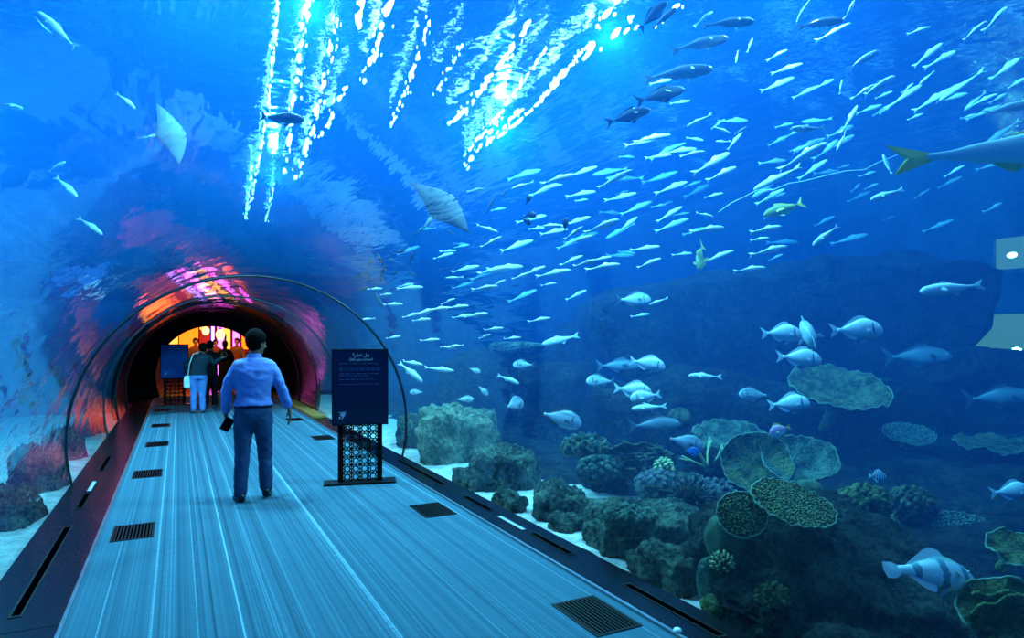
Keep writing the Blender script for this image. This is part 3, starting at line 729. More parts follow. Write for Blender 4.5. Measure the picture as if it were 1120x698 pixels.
def dorsal_bm(kind, bend, low=False):
    bm = bmesh.new(); tab, wr, arch = PROF[kind]
    s0, s1 = (.24, .86) if not low else (.55, .88)
    if kind in ('slender', 'school'): s0, s1 = (.36, .58) if not low else (.58, .7)
    if kind == 'jack' and not low: s0 = .36
    pts = []; N = 8; hh = {'slender': .04, 'school': .03, 'bream': .07, 'jack': .05, 'grouper': .085, 'angel': .1}[kind]
    sg = -1 if low else 1
    f = lambda s: sg * hp(kind, s) * (.92 if low else 1) + arch * math.sin(PI * min(1, s * 1.3))
    for i in range(N + 1):
        s = s0 + (s1 - s0) * i / N
        k = math.sin(PI * (i / N) ** .6) if kind != 'jack' else (1 - i / N) ** 1.6 + .15
        pts.append((.5 - .86 * s - .035, f(s) + sg * (hh * k)))
    for i in range(N, -1, -1):
        s = s0 + (s1 - s0) * i / N; pts.append((.5 - .86 * s, f(s) - sg * .012))
    # strip so that a long fin stays on the back
    n = N + 1; top = [bm.verts.new((p[0], spine(0, 0).y + bend * (.5 * p[0] ** 2 - .6 * p[0] ** 3), p[1])) for p in pts[:n]]
    lo = pts[n:][::-1]
    la = [bm.verts.new((p[0], bend * (.5 * p[0] ** 2 - .6 * p[0] ** 3) + .005, p[1])) for p in lo]
    lb = [bm.verts.new((p[0], bend * (.5 * p[0] ** 2 - .6 * p[0] ** 3) - .005, p[1])) for p in lo]
    for i in range(N):
        bm.faces.new((la[i], la[i + 1], top[i + 1], top[i])); bm.faces.new((lb[i + 1], lb[i], top[i], top[i + 1]))
    fix(bm); return bm
def side_fin_bm(kind, side, pelvic=False):
    bm = bmesh.new(); h = hp(kind, .3); w = h * PROF[kind][1]
    L = {'slender': .10, 'school': .08, 'bream': .17, 'jack': .2, 'grouper': .15, 'angel': .15}[kind]
    if pelvic:
        o = [(.02, 0), (-.01, -.03), (-.10, -.075), (-.11, -.04), (-.05, 0)]
        M = Matrix.Translation((.16, side * w * .35, -h * .86)) @ Matrix.Rotation(side * .5, 4, 'X')
    else:
        o = [(.015, .02), (-.03, .035), (-L * .7, .02), (-L, -.035), (-L * .75, -.05), (-.03, -.025), (.01, -.015)]
        M = Matrix.Translation((.22, side * w * .93, -h * .18)) @ Matrix.Rotation(-side * .55, 4, 'Z') @ Matrix.Rotation(side * .3, 4, 'X')
    fin_sheet(bm, o, .005, 0, M); fix(bm); return bm
FISH = {}
def fish_full(key, kind, mat, fin, bend=0.0, low=True):
    """a fish with its parts; kept out of the scene list until copied"""
    root = bpy.data.objects.new(key, None); COL.objects.link(root)
    obj('body', fish_body_bm(kind, bend, 22, 18), mat, root, True)
    obj('tail_fin', tail_bm(kind, bend), fin, root)
    obj('dorsal_fin', dorsal_bm(kind, bend), fin, root)
    if low: obj('anal_fin', dorsal_bm(kind, bend, True), fin, root)
    for sd in (1, -1):
        obj('pectoral_fin', side_fin_bm(kind, sd), fin, root)
        s = .10; h = hp(kind, s); w = h * PROF[kind][1]
        r = .022 if kind in ('bream', 'angel') else .016
        bm = bmesh.new(); ico(bm, (.5 - .86 * s, sd * w * .86, h * .28), r, 2, (1, .5, 1)); e = obj('eye', bm, MF['eyering'], root, True)
        bm = bmesh.new(); ico(bm, (.5 - .86 * s + .002, sd * (w * .86 + r * .32), h * .28), r * .62, 2, (1, .5, 1)); obj('pupil', bm, MF['eye'], e, True)
    if kind in ('bream', 'grouper', 'jack'):
        obj('pelvic_fin', side_fin_bm(kind, 1, True), fin, root)
    if kind == 'bream':                                   # dark crescent behind the gill
        for sd in (1, -1):
            bm = bmesh.new(); pts = []
            for i in range(7):
                q = -.9 + 1.8 * i / 6; s = .235 + .03 * (1 - q * q); h = hp(kind, s) * 1.02
                pts.append((.5 - .86 * s, sd * h * PROF[kind][1] * math.cos(q * .72), h * math.sin(q * .72) + .018))
            tube(bm, pts, [.004, .008, .011, .012, .011, .008, .004], 6); obj('gill_cover', bm, MF['gill'], root)
    return root
def fish_small(key, kind, mat, bend=0.0, nr=9, nk=8):
    bm = fish_body_bm(kind, bend, nr, nk)
    for f in (tail_bm(kind, bend), dorsal_bm(kind, bend)):
        me = bpy.data.meshes.new('x'); f.to_mesh(me); f.free(); bm.from_mesh(me); bpy.data.meshes.remove(me)
    return obj(key, bm, mat, None, True)
def aim(yaw_img, pitch_deg, face='side', roll=0.0):
    """orientation: travel direction given in the viewer's plane.  yaw_img = turn towards/away from the viewer (deg),
    0 = swims to the right across the view, 180 = to the left; pitch = nose up"""
    return Euler((math.radians(roll), -math.radians(pitch_deg), -YAW + math.radians(yaw_img)), 'XYZ')
USED = {}
def put(src, name, px, py, D, length_px, label, cat='fish', yaw=0, pitch=0, group=None, roll=0):
    o = src if src.name not in USED else copy_tree(src)
    if src.name not in USED: USED[src.name] = 1
    if roll == 0 and 'school' not in name and 'dark' not in name: roll = -20 if math.cos(math.radians(yaw)) > 0 else 20
    o.name = name
    top = WZ1 - .45 - H                       # stay under the surface, inside the tank and outside the glass
    if (372 - py) / F * D > top: D = F * top / (372 - py)
    while True:
        q = P(px, py, D)
        if q.z < RA + ZC + .6 and (q.x - XC) ** 2 + (q.z - ZC) ** 2 < (RA + .45) ** 2 and D < 30: D += .25
        else: break
    while P(px, py, D).x > WX1 - 1 or P(px, py, D).y > YEND - .6: D -= .25
    USED[o.name] = 1
    o.location = P(px, py, D); L = length_px / F * D / max(.35, abs(math.cos(math.radians(yaw))))
    o.scale = (L, L, L); o.rotation_euler = aim(yaw, pitch, roll=roll)
    for k in ('label', 'category', 'group'):
        if k in o: del o[k]
    tag(o, label, cat, group); return o
# ---------------------------------------------------------------- fish: placed where the photo has them
bre = fish_full('silver_bream', 'bream', MF['silver'], MF['fin'], .12)
slv = fish_full('silver_fish', 'slender', MF['silver'], MF['fin'], .25)
PROF['slender'] = ([(a, b * .86) for a, b in PROF['slender'][0]],) + PROF['slender'][1:]
stl = fish_full('steel_bream', 'bream', MF['steel'], MF['fin_dark'], -.2)
gry = fish_full('grey_jack', 'jack', MF['grey'], MF['fin_dark'], .15)
yel = fish_full('yellow_fish', 'jack', MF['yellow'], MF['fin_yellow'], .2)
trv = fish_full('yellowtail_jack', 'school', MF['jack'], MF['fin_yellow'], .1)
gro = fish_full('barred_grouper', 'grouper', MF['grouper'], MF['fin'], .35)
zeb = fish_full('striped_fish', 'angel', MF['zebra'], MF['fin'], .1)
pin = fish_full('pink_fish', 'angel', MF['pink'], MF['fin_yellow'], .2)
blu = fish_full('blue_fish', 'angel', MF['blue'], MF['fin_dark'], .1)
# (source, name, x, y, distance, length px, yaw, pitch, label)
for (src, nm, x, y, D, L, yw, pt, lab) in [
    (bre, 'silver_bream', 937, 361, 6.0, 58, 0, 0, 'largest silver bream with a dark gill crescent, right of centre in front of the ledge'),
    (bre, 'silver_bream', 708, 398, 7.5, 40, 0, -12, 'bright silver bream nosing downwards at the left of the dark rock face'),
    (bre, 'silver_bream', 855, 365, 6.8, 48, 10, -2, 'silver bream swimming right just left of the largest bream'),
    (bre, 'silver_bream', 874, 392, 6.6, 50, 0, -6, 'silver bream below the pair that touches, nose slightly down'),
    (bre, 'silver_bream', 886, 367, 7.4, 28, 70, 0, 'dim bream seen from behind touching the nose of its neighbour'),
    (bre, 'silver_bream', 863, 442, 7.0, 46, 0, 3, 'pale bream in front of the left rim of the large plate coral'),
    (bre, 'silver_bream', 1106, 538, 6.0, 46, 0, 3, 'blue-silver bream cut off by the right edge, above the speckled plate coral'),
    (slv, 'silver_fish', 1040, 316, 5.6, 70, 180, -6, 'long silver fish swimming left across the right end of the huge ledge'),
    (slv, 'silver_fish', 771, 412, 7.4, 37, 180, 2, 'slim silver fish swimming left alone before the dark rock face'),
    (bre, 'silver_bream', 692, 427, 7.6, 42, 0, -8, 'upper bream of the crossing pair above the reef'),
    (bre, 'silver_bream', 706, 434, 7.2, 34, 180, -10, 'lower bream of the crossing pair, heading left'),
    (slv, 'silver_fish', 710, 446, 7.8, 38, 170, -6, 'curved pale fish just under the crossing pair'),
    (stl, 'steel_bream', 826, 432, 7.2, 36, 180, 2, 'blue-grey bream swimming left above the pale bream at the plate coral'),
    (stl, 'steel_bream', 612, 458, 6.8, 50, 0, -16, 'blue-grey bream nosing down in front of the dark rock pillar'),
    (stl, 'steel_bream', 657, 417, 9.0, 32, 180, 0, 'dim bream swimming left near the head of the dark pillar'),
    (stl, 'steel_bream', 748, 484, 6.4, 44, 0, -14, 'blue-grey bream nosing down just left of the tilted plate coral'),
    (stl, 'steel_bream', 693, 328, 8.2, 38, 0, 0, 'grey bream before the left end of the huge ledge'),
    (gry, 'grey_jack', 716, 465, 7.4, 58, 0, 2, 'dim grey jack with a raised fin above the tilted plate coral'),
    (gry, 'grey_jack', 1004, 390, 9.4, 76, 0, 0, 'large dim jack in the dark below the long silver fish'),
    (gry, 'grey_jack', 1092, 435, 8.2, 76, 0, 2, 'dim blue-grey jack near the right edge above the long flat plate coral'),
    (gry, 'grey_jack', 676, 400, 10.0, 48, 0, 0, 'barely visible jack left of the bright nose-down bream'),
    (trv, 'yellowtail_jack', 1120, 165, 4.2, 290, 0, 3, 'big jack with a yellow forked tail, cut off by the right edge'),
    (yel, 'yellow_fish', 857, 229, 7.0, 46, 180, -18, 'yellow-green fish heading down left inside the upper school'),
    (yel, 'yellow_fish', 766, 281, 8.0, 18, 250, -40, 'tiny yellow-green fish among the school above the ledge'),
    (gro, 'barred_grouper', 1020, 626, 3.3, 112, 14, -10, 'barred pale grouper facing right beside the biggest boulder'),
    (zeb, 'striped_fish', 960, 521, 7.0, 20, 0, -4, 'tiny striped fish in the dark above the bushy green coral'),
    (zeb, 'striped_fish', 930, 567, 4.9, 30, 180, -4, 'black-and-white striped fish beside the top of the biggest boulder'),
    (pin, 'pink_fish', 853, 471, 5.6, 24, 180, -18, 'small pink-and-white fish below the pale bream'),
    (blu, 'blue_fish', 757, 494, 6.2, 18, 0, -4, 'small bright blue fish under the nose-down bream'),
    (slv, 'silver_fish', 1103, 118, 5.0, 52, 0, 12, 'silver fish at the right edge above the big yellow-tailed jack'),
    (slv, 'silver_fish', 883, 141, 5.8, 38, 180, -2, 'bright white fish swimming left alone in the upper right'),
    (slv, 'silver_fish', 903, 258, 6.4, 36, 180, -38, 'silver fish diving down left above the huge ledge'),
    (slv, 'silver_fish', 970, 213, 6.6, 38, 180, -18, 'silver fish heading down left below the rope end'),
    (gry, 'grey_jack', 308, 129, 5.4, 50, 0, -6, 'fish passing overhead, its dark underside seen left of the light streaks'),
    (slv, 'silver_fish', 613, 372, 9.6, 42, 180, -14, 'silver fish with raised tail above the dark stepped shelf'),
    (slv, 'silver_fish', 556, 415, 9.0, 26, 0, -22, 'small silver bream heading down right before the dark shelf'),
    (stl, 'steel_bream', 573, 399, 9.4, 24, 180, 0, 'pale fish swimming left at the rim of the dark stepped shelf'),
    (stl, 'steel_bream', 562, 443, 8.8, 20, 60, 4, 'small blue fish turned away, right of the pale flat-topped boulder'),
    (stl, 'steel_bream', 508, 437, 8.8, 20, 0, 0, 'small pale fish just above the pale flat-topped boulder'),
    (stl, 'steel_bream', 528, 427, 9.0, 16, 0, -45, 'tiny fish nosing down above the pale flat-topped boulder'),
    (stl, 'steel_bream', 519, 405, 9.6, 14, 0, -20, 'tiny pale fish before the left end of the dark shelf'),
    (slv, 'silver_fish', 449, 407, 9.6, 34, 0, -40, 'slanting pale fish right of the tall information board'),
    (stl, 'steel_bream', 456, 429, 9.6, 16, 180, 0, 'tiny pale fish low beside the tall information board'),
    (slv, 'silver_fish', 797, 25, 5.2, 58, 0, 4, 'topmost large school fish with a bright back and dark belly'),
    (slv, 'silver_fish', 765, 48, 5.4, 66, 0, 12, 'second large bright-backed fish from the top of the school'),
    (slv, 'silver_fish', 742, 80, 5.4, 78, 0, 8, 'third large bright-backed fish from the top of the school'),
    (gry, 'grey_jack', 722, 104, 5.6, 56, 0, 14, 'dark fish directly below the third large bright-backed fish'),
    (gry, 'grey_jack', 687, 127, 5.6, 52, 0, 16, 'dark fish lowest of the large ones under the light streaks'),
    (slv, 'silver_fish', 726, 20, 5.0, 36, 0, 40, 'bright fish climbing steeply right of the light streaks'),
    (gry, 'grey_jack', 714, 17, 5.6, 44, 0, 45, 'dark fish climbing steeply at the top beside the light streaks'),
    (slv, 'silver_fish', 898, 25, 5.2, 52, 0, 8, 'bright-backed fish near the top edge, upper right'),
    (slv, 'silver_fish', 945, 65, 6.2, 40, 0, 30, 'faint curved fish below the upper right fish'),
    (slv, 'silver_fish', 62, 34, 6.6, 62, 180, 42, 'long thin fish slanting at the upper left corner'),
    (slv, 'silver_fish', 137, 110, 7.0, 28, 0, -40, 'small bright fish left of the pale upper ray'),
    (slv, 'silver_fish', 10, 116, 6.8, 30, 0, -10, 'small bright fish at the left edge'),
    (slv, 'silver_fish', 72, 204, 8.0, 34, 0, -44, 'pale fish diving behind the left glass'),
    (slv, 'silver_fish', 98, 247, 8.0, 34, 0, -36, 'bright little fish low behind the left glass'),
    (slv, 'silver_fish', 62, 182, 8.0, 22, 0, 30, 'tiny pale fish above the diving one behind the left glass'),
]:
    put(src, nm, x, y, D, L, lab, 'fish', yw, pt, None, -38 if src is gro else 0)
# dark little fish seen against the light
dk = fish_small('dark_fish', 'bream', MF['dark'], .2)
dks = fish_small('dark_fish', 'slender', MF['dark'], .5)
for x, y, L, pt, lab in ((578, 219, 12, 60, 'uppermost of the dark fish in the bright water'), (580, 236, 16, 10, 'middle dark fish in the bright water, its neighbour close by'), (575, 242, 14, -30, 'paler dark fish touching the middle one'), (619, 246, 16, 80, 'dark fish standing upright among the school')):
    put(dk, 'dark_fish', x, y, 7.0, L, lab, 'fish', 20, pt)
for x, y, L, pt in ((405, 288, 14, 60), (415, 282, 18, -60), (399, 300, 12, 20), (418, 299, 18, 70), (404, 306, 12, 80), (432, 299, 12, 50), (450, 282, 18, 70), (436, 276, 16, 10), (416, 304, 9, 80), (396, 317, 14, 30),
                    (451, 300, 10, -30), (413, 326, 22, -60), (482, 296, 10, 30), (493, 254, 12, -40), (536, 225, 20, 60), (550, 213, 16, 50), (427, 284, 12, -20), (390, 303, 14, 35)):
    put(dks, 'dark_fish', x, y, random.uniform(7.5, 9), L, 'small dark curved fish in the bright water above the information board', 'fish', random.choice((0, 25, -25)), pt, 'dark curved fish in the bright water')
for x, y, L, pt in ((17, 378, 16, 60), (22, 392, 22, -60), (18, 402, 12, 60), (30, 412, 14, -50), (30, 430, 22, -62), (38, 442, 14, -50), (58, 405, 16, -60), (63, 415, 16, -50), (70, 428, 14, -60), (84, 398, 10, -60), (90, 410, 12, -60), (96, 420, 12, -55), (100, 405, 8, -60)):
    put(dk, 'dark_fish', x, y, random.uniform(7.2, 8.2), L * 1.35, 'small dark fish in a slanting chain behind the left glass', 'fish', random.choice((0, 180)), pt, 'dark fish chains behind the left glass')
# the silver school
school = [fish_small('schooling_fish', 'school', MF['school'], b) for b in (.35, .6, -.5, .15, .9)]
SC = []
for x, y, L, pt in ((520, 208, 20, 8), (572, 203, 26, 14), (637, 188, 34, 18), (603, 205, 24, 8), (636, 212, 34, 12), (672, 196, 40, 22), (713, 151, 40, 8), (703, 155, 44, 14), (720, 171, 30, 8), (757, 168, 26, 6), (610, 196, 40, 18),
                    (600, 247, 26, 4), (605, 254, 34, 14), (627, 255, 24, 30), (659, 247, 42, 22), (635, 262, 30, 18), (625, 285, 28, 24), (640, 288, 30, 16), (658, 283, 24, 12), (660, 292, 40, 10), (605, 299, 40, 12), (583, 297, 28, 20), (570, 302, 22, 18),
                    (600, 311, 18, 10), (553, 293, 40, 6), (540, 296, 36, 14), (485, 280, 24, 16), (537, 265, 26, 26), (533, 250, 24, -14), (497, 304, 20, 4), (530, 315, 30, 8), (545, 310, 18, 26), (705, 272, 34, 8), (710, 288, 30, 22), (747, 278, 24, 6), (785, 281, 34, 20),
                    (775, 251, 42, 10), (770, 235, 22, -8), (838, 251, 40, 12), (842, 274, 44, 14), (790, 190, 40, 26), (780, 178, 52, 30), (803, 155, 26, 50), (760, 152, 20, -8), (790, 155, 18, 6), (790, 142, 20, -24), (765, 132, 28, 22), (810, 143, 14, 30),
                    (820, 295, 40, 8), (448, 315, 30, 4), (410, 316, 16, 4), (422, 322, 14, 4), (430, 333, 22, 2), (470, 340, 30, 14), (480, 338, 28, 6), (500, 336, 26, 8), (450, 345, 24, 12), (520, 345, 28, 10), (490, 330, 18, 20), (460, 350, 22, 6), (505, 346, 22, 10), (403, 349, 16, 4),
                    (470, 372, 22, 4), (490, 380, 20, -4), (450, 397, 26, -8), (480, 404, 34, -6), (500, 378, 16, 4), (430, 369, 16, 10), (540, 360, 22, 6), (720, 330, 22, 20), (590, 350, 26, 10), (560, 370, 20, 4), (530, 368, 14, 20), (700, 345, 20, 8),
                    (930, 130, 36, 60), (945, 100, 30, 30), (990, 105, 46, 34), (960, 95, 50, 32), (1015, 60, 40, 40), (1050, 95, 50, 34), (1100, 75, 44, 36), (1090, 20, 40, 46), (1065, 35, 36, 40), (920, 95, 16, 80), (970, 180, 24, -70), (860, 75, 30, 10), (850, 60, 24, 26), (1020, 110, 50, 30),
                    (1075, 110, 30, 24), (880, 170, 60, 30), (850, 195, 50, 24), (890, 185, 40, 34), (830, 262, 24, 10), (920, 155, 24, 60), (930, 10, 24, 60), (880, 10, 34, 60), (770, 20, 26, 40), (820, 50, 16, 70), (806, 62, 14, 80)):
    SC.append((x, y, L, pt, random.uniform(6.3, 9.5)))
rs = random.Random(5)
while len(SC) < 205:
    x = rs.uniform(430, 1115); y = rs.uniform(20, 350)
    c = 300 - (x - 430) * .26                          # the school's spine rises to the right
    if abs(y - c - rs.gauss(0, 45)) > 46 or (x < 540 and y < 235): continue
    SC.append((x, y, rs.uniform(16, 42), rs.gauss(14, 9) + (x - 600) * .025, rs.uniform(9, 17)))
for k, (x, y, L, pt, D) in enumerate(SC):
    flip = rs.random() < .12
    put(school[k % 5], 'schooling_fish', x, y, D, L, 'slim silver fish of the big school above the ledge', 'fish', (180 if flip else 0) + rs.uniform(-25, 25), (-pt if flip else pt), 'silver fish of the big school')
# rays
def ray_fish(px, py, D, wpx, label, rot, m):
    root = thing('stingray', label, 'ray', P(px, py, D), rot); s = wpx / F * D / 2
    bm = bmesh.new(); NU, NV = 24, 20; top = []; bot = []
    for j in range(NV + 1):
        v = -1 + 2 * j / NV; r1 = []; r2 = []
        for i in range(NU + 1):
            u = -1 + 2 * i / NU
            hw = (.50 * (1 - abs(u) ** 1.5) if v > 0 else .52 * (1 - abs(u)) ** 1.35) + .012; x = u * (1 - .04 * v); y = hw * v - .22 * abs(u) ** 1.6
            th = .11 * (1 - abs(u)) ** 1.5 * (1 - v * v) + .006; lift = .16 * abs(u) ** 2
            r1.append(bm.verts.new((x * s, y * s, (lift + th) * s))); r2.append(bm.verts.new((x * s, y * s, (lift - th * .6) * s)))
        top.append(r1); bot.append(r2)
    for R_ in (top, bot):
        for a, b in zip(R_[:-1], R_[1:]):
            for i in range(NU): bm.faces.new((a[i], a[i + 1], b[i + 1], b[i]))
    for j in range(NV):
        for i in (0, NU): bm.faces.new((top[j][i], top[j + 1][i], bot[j + 1][i], bot[j][i]))
    for i in range(NU):
        for j in (0, NV): bm.faces.new((top[j][i], top[j][i + 1], bot[j][i + 1], bot[j][i]))
    fix(bm); obj('body', bm, m, root, True)
    bm = bmesh.new(); tube(bm, [(0, -.55 * s, .02 * s), (.05 * s, -.9 * s, .02 * s), (.02 * s, -1.4 * s, .04 * s)], [.045 * s, .025 * s, .006 * s], 8); obj('tail', bm, m, root, True)
    for sd in (1, -1):
        bm = bmesh.new(); ico(bm, (sd * .11 * s, .42 * s, .07 * s), .03 * s, 2); obj('eye', bm, MF['eye'], root, True)
    return root
MF['ray'] = M_fish('ray_skin', '#66787e', '#74868b', '#8fa0a4', .7, .0)
ray_fish(484, 226, 6.6, 84, 'pale ray gliding by the lower end of the light streaks', (math.radians(60), math.radians(40), math.radians(-20)), MF['ray'])
ray_fish(187, 147, 6.6, 70, 'pale ray high on the left with folded wing', (math.radians(70), math.radians(70), math.radians(10)), MF['ray'])
# sources never placed are dropped
for key in list(bpy.data.objects):
    if key.parent is None and key.type in ('EMPTY',) and 'category' not in key: 
        for c in list(key.children): bpy.data.objects.remove(c)
        bpy.data.objects.remove(key)
for o in school + [dk, dks]:
    pass
# ---------------------------------------------------------------- light glints modelled as glowing blobs at the water surface
MC['glint'] = M_emit('surface_glint', '#d8f6ff', 14.0)
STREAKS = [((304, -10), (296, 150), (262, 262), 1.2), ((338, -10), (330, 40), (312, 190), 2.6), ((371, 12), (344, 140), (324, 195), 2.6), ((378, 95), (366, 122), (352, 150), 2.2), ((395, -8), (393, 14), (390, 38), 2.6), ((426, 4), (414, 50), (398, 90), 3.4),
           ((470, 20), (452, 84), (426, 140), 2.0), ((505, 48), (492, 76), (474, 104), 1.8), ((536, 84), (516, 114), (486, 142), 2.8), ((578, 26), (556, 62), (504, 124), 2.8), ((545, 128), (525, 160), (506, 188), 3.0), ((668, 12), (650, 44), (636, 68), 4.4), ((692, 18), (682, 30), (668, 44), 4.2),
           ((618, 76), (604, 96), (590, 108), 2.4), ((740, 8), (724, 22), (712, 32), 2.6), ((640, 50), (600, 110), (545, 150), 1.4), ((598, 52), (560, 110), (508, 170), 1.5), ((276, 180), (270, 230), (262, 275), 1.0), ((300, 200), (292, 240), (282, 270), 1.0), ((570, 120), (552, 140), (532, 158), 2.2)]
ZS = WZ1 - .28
LBL = ['first', 'second', 'third', 'fourth', 'fifth', 'sixth', 'seventh', 'eighth', 'ninth', 'tenth', 'eleventh', 'twelfth', 'thirteenth', 'fourteenth', 'fifteenth', 'sixteenth', 'seventeenth', 'eighteenth', 'nineteenth', 'twentieth']
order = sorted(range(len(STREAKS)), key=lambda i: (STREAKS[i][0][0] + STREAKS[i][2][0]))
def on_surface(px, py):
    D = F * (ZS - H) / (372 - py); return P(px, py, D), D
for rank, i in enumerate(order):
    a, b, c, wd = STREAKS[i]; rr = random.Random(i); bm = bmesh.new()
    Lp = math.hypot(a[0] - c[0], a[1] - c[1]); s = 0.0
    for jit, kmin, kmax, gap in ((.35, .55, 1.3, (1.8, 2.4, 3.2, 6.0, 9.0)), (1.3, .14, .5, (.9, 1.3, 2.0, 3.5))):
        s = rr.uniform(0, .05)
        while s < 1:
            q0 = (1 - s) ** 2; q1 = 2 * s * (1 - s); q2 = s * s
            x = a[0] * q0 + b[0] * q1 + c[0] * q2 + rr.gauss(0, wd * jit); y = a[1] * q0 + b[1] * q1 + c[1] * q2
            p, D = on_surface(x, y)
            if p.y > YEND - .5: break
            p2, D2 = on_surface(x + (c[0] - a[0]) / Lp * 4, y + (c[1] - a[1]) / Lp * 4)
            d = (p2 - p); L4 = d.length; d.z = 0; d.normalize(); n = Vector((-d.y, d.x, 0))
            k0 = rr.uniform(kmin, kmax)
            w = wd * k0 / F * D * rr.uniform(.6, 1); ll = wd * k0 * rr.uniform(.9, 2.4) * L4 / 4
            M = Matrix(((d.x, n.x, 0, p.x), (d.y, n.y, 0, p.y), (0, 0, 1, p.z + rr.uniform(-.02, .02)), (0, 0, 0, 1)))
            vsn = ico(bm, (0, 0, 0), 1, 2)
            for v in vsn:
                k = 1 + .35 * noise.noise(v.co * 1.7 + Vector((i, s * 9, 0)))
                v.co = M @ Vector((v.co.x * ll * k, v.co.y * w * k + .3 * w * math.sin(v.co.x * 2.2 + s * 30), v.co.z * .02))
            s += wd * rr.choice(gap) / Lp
    o = obj('surface_glint', bm, MC['glint'], None, True)
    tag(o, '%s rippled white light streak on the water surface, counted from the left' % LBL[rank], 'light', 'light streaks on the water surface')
# ---------------------------------------------------------------- floor fittings
def grate(px, py, w, l, label, z=.004):
    g = G(px, py); root = thing('floor_grate', label, 'floor grate', (g.x, g.y, .0), (0, 0, 0), 'floor grates in the carpet')
    bm = bmesh.new(); f = .018
    for lo, hi in (((-w / 2, -l / 2), (w / 2, -l / 2 + f)), ((-w / 2, l / 2 - f), (w / 2, l / 2)), ((-w / 2, -l / 2 + f), (-w / 2 + f, l / 2 - f)), ((w / 2 - f, -l / 2 + f), (w / 2, l / 2 - f))):
        box(bm, (lo[0], lo[1], .0005), (hi[0], hi[1], .006))
    obj('frame', bm, MC['black'], root)
    bm = bmesh.new(); box(bm, (-w / 2 + f, -l / 2 + f, .0006), (w / 2 - f, l / 2 - f, .0012)); obj('backing', bm, MC['slot'], root)
    bm = bmesh.new(); n = 11
    for k in range(n):
        x = -w / 2 + f + (w - 2 * f) * (k + .5) / n; box(bm, (x - .006, -l / 2 + f, .001), (x + .006, l / 2 - f, .0055))
    obj('slats', bm, MC['black'], root); return root
for px, py, lab in ((146, 582, 'nearest floor grate on the left side of the carpet'), (161.5, 518.5, 'second floor grate from the viewer on the left side'), (172, 486, 'third floor grate from the viewer on the left side'),
                    (176, 465.5, 'fourth floor grate on the left side, before the far information board'), (177, 449, 'farthest floor grate on the left, at the foot of the far information board'),
                    (651, 673, 'nearest floor grate on the right side, beside the dark kerb'), (473, 558, 'second floor grate on the right side, just beyond the steel light bar'), (353, 479, 'floor grate on the right, left of the tall information board'), (322, 459, 'farthest floor grate on the right, by the timber board')):
    grate(px, py, .32, .5, lab)
def along(px0, py0, px1, py1, xc, w, name, m, label, cat, group=None, z=.012, t=.004):
    """slim inset lying along the kerb between two picture heights"""
    y0, y1 = sorted((G(px0, py0).y, G(px1, py1).y)); root = thing(name, label, cat, (xc, (y0 + y1) / 2, z), (0, 0, 0), group); L = (y1 - y0)
    bm = bmesh.new()
    for a, b in (((-w / 2, -L / 2), (w / 2, -L / 2 + .02)), ((-w / 2, L / 2 - .02), (w / 2, L / 2)), ((-w / 2, -L / 2 + .02), (-w / 2 + .012, L / 2 - .02)), ((w / 2 - .012, -L / 2 + .02), (w / 2, L / 2 - .02))):
        box(bm, (a[0], a[1], .0), (b[0], b[1], t))
    obj('frame', bm, MC['black'], root)
    bm = bmesh.new(); box(bm, (-w / 2 + .012, -L / 2 + .02, .0004), (w / 2 - .012, L / 2 - .02, t * .6 if m is MC['slot'] else t * 1.2)); obj('slot' if m is MC['slot'] else 'cover', bm, m, root); return root
KR = (CR + XR) / 2 + .02; KL = (XL + CL) / 2 - .02
t = NT('light_bar'); t.pbr(srgb('#d5e2e6'), .25, .2); MC['bar'] = t.m
SL = 'air slots in the kerbs'
for a, b, lab in (((423, 505), (479, 532), 'air slot in the right kerb beside the tall information board'), ((500, 545), (533, 561), 'air slot in the right kerb before the pale light cover'), ((572, 586), (618, 610), 'air slot in the right kerb just nearer than the pale light cover'), ((678, 642), (800, 697), 'nearest air slot in the right kerb')):
    along(*a, *b, KR, .07, 'air_slot', MC['slot'], lab, 'air slot', SL)
along(538, 567, 568, 583, KR - .02, .06, 'light_cover', MC['bar'], 'pale light cover set in the right kerb between two air slots', 'light')
for a, b, lab in (((60, 671), (92, 576), 'nearest air slot in the left kerb'), ((100, 556), (108, 540), 'air slot in the left kerb against the pale light cover'), ((122, 515), (128, 500), 'far air slot in the left kerb')):
    along(*a, *b, KL, .07, 'air_slot', MC['slot'], lab, 'air slot', SL)
along(109, 538, 113, 527, KL, .06, 'light_cover', MC['bar'], 'pale light cover set in the left kerb', 'light')
g = G(741, 694); bm = bmesh.new(); loft(bm, [[Vector((r * math.cos(k * PI / 8), r * math.sin(k * PI / 8), z)) for k in range(16)] for r, z in ((.024, 0), (.026, .008), (.02, .02), (.008, .026))]); fix(bm)
o = obj('floor_stud', bm, M_plain('white_enamel', '#f2f6f6', .3), None, True); o.location = (g.x, g.y, .0125); tag(o, 'small round white stud on the carpet edge at the bottom right', 'stud')

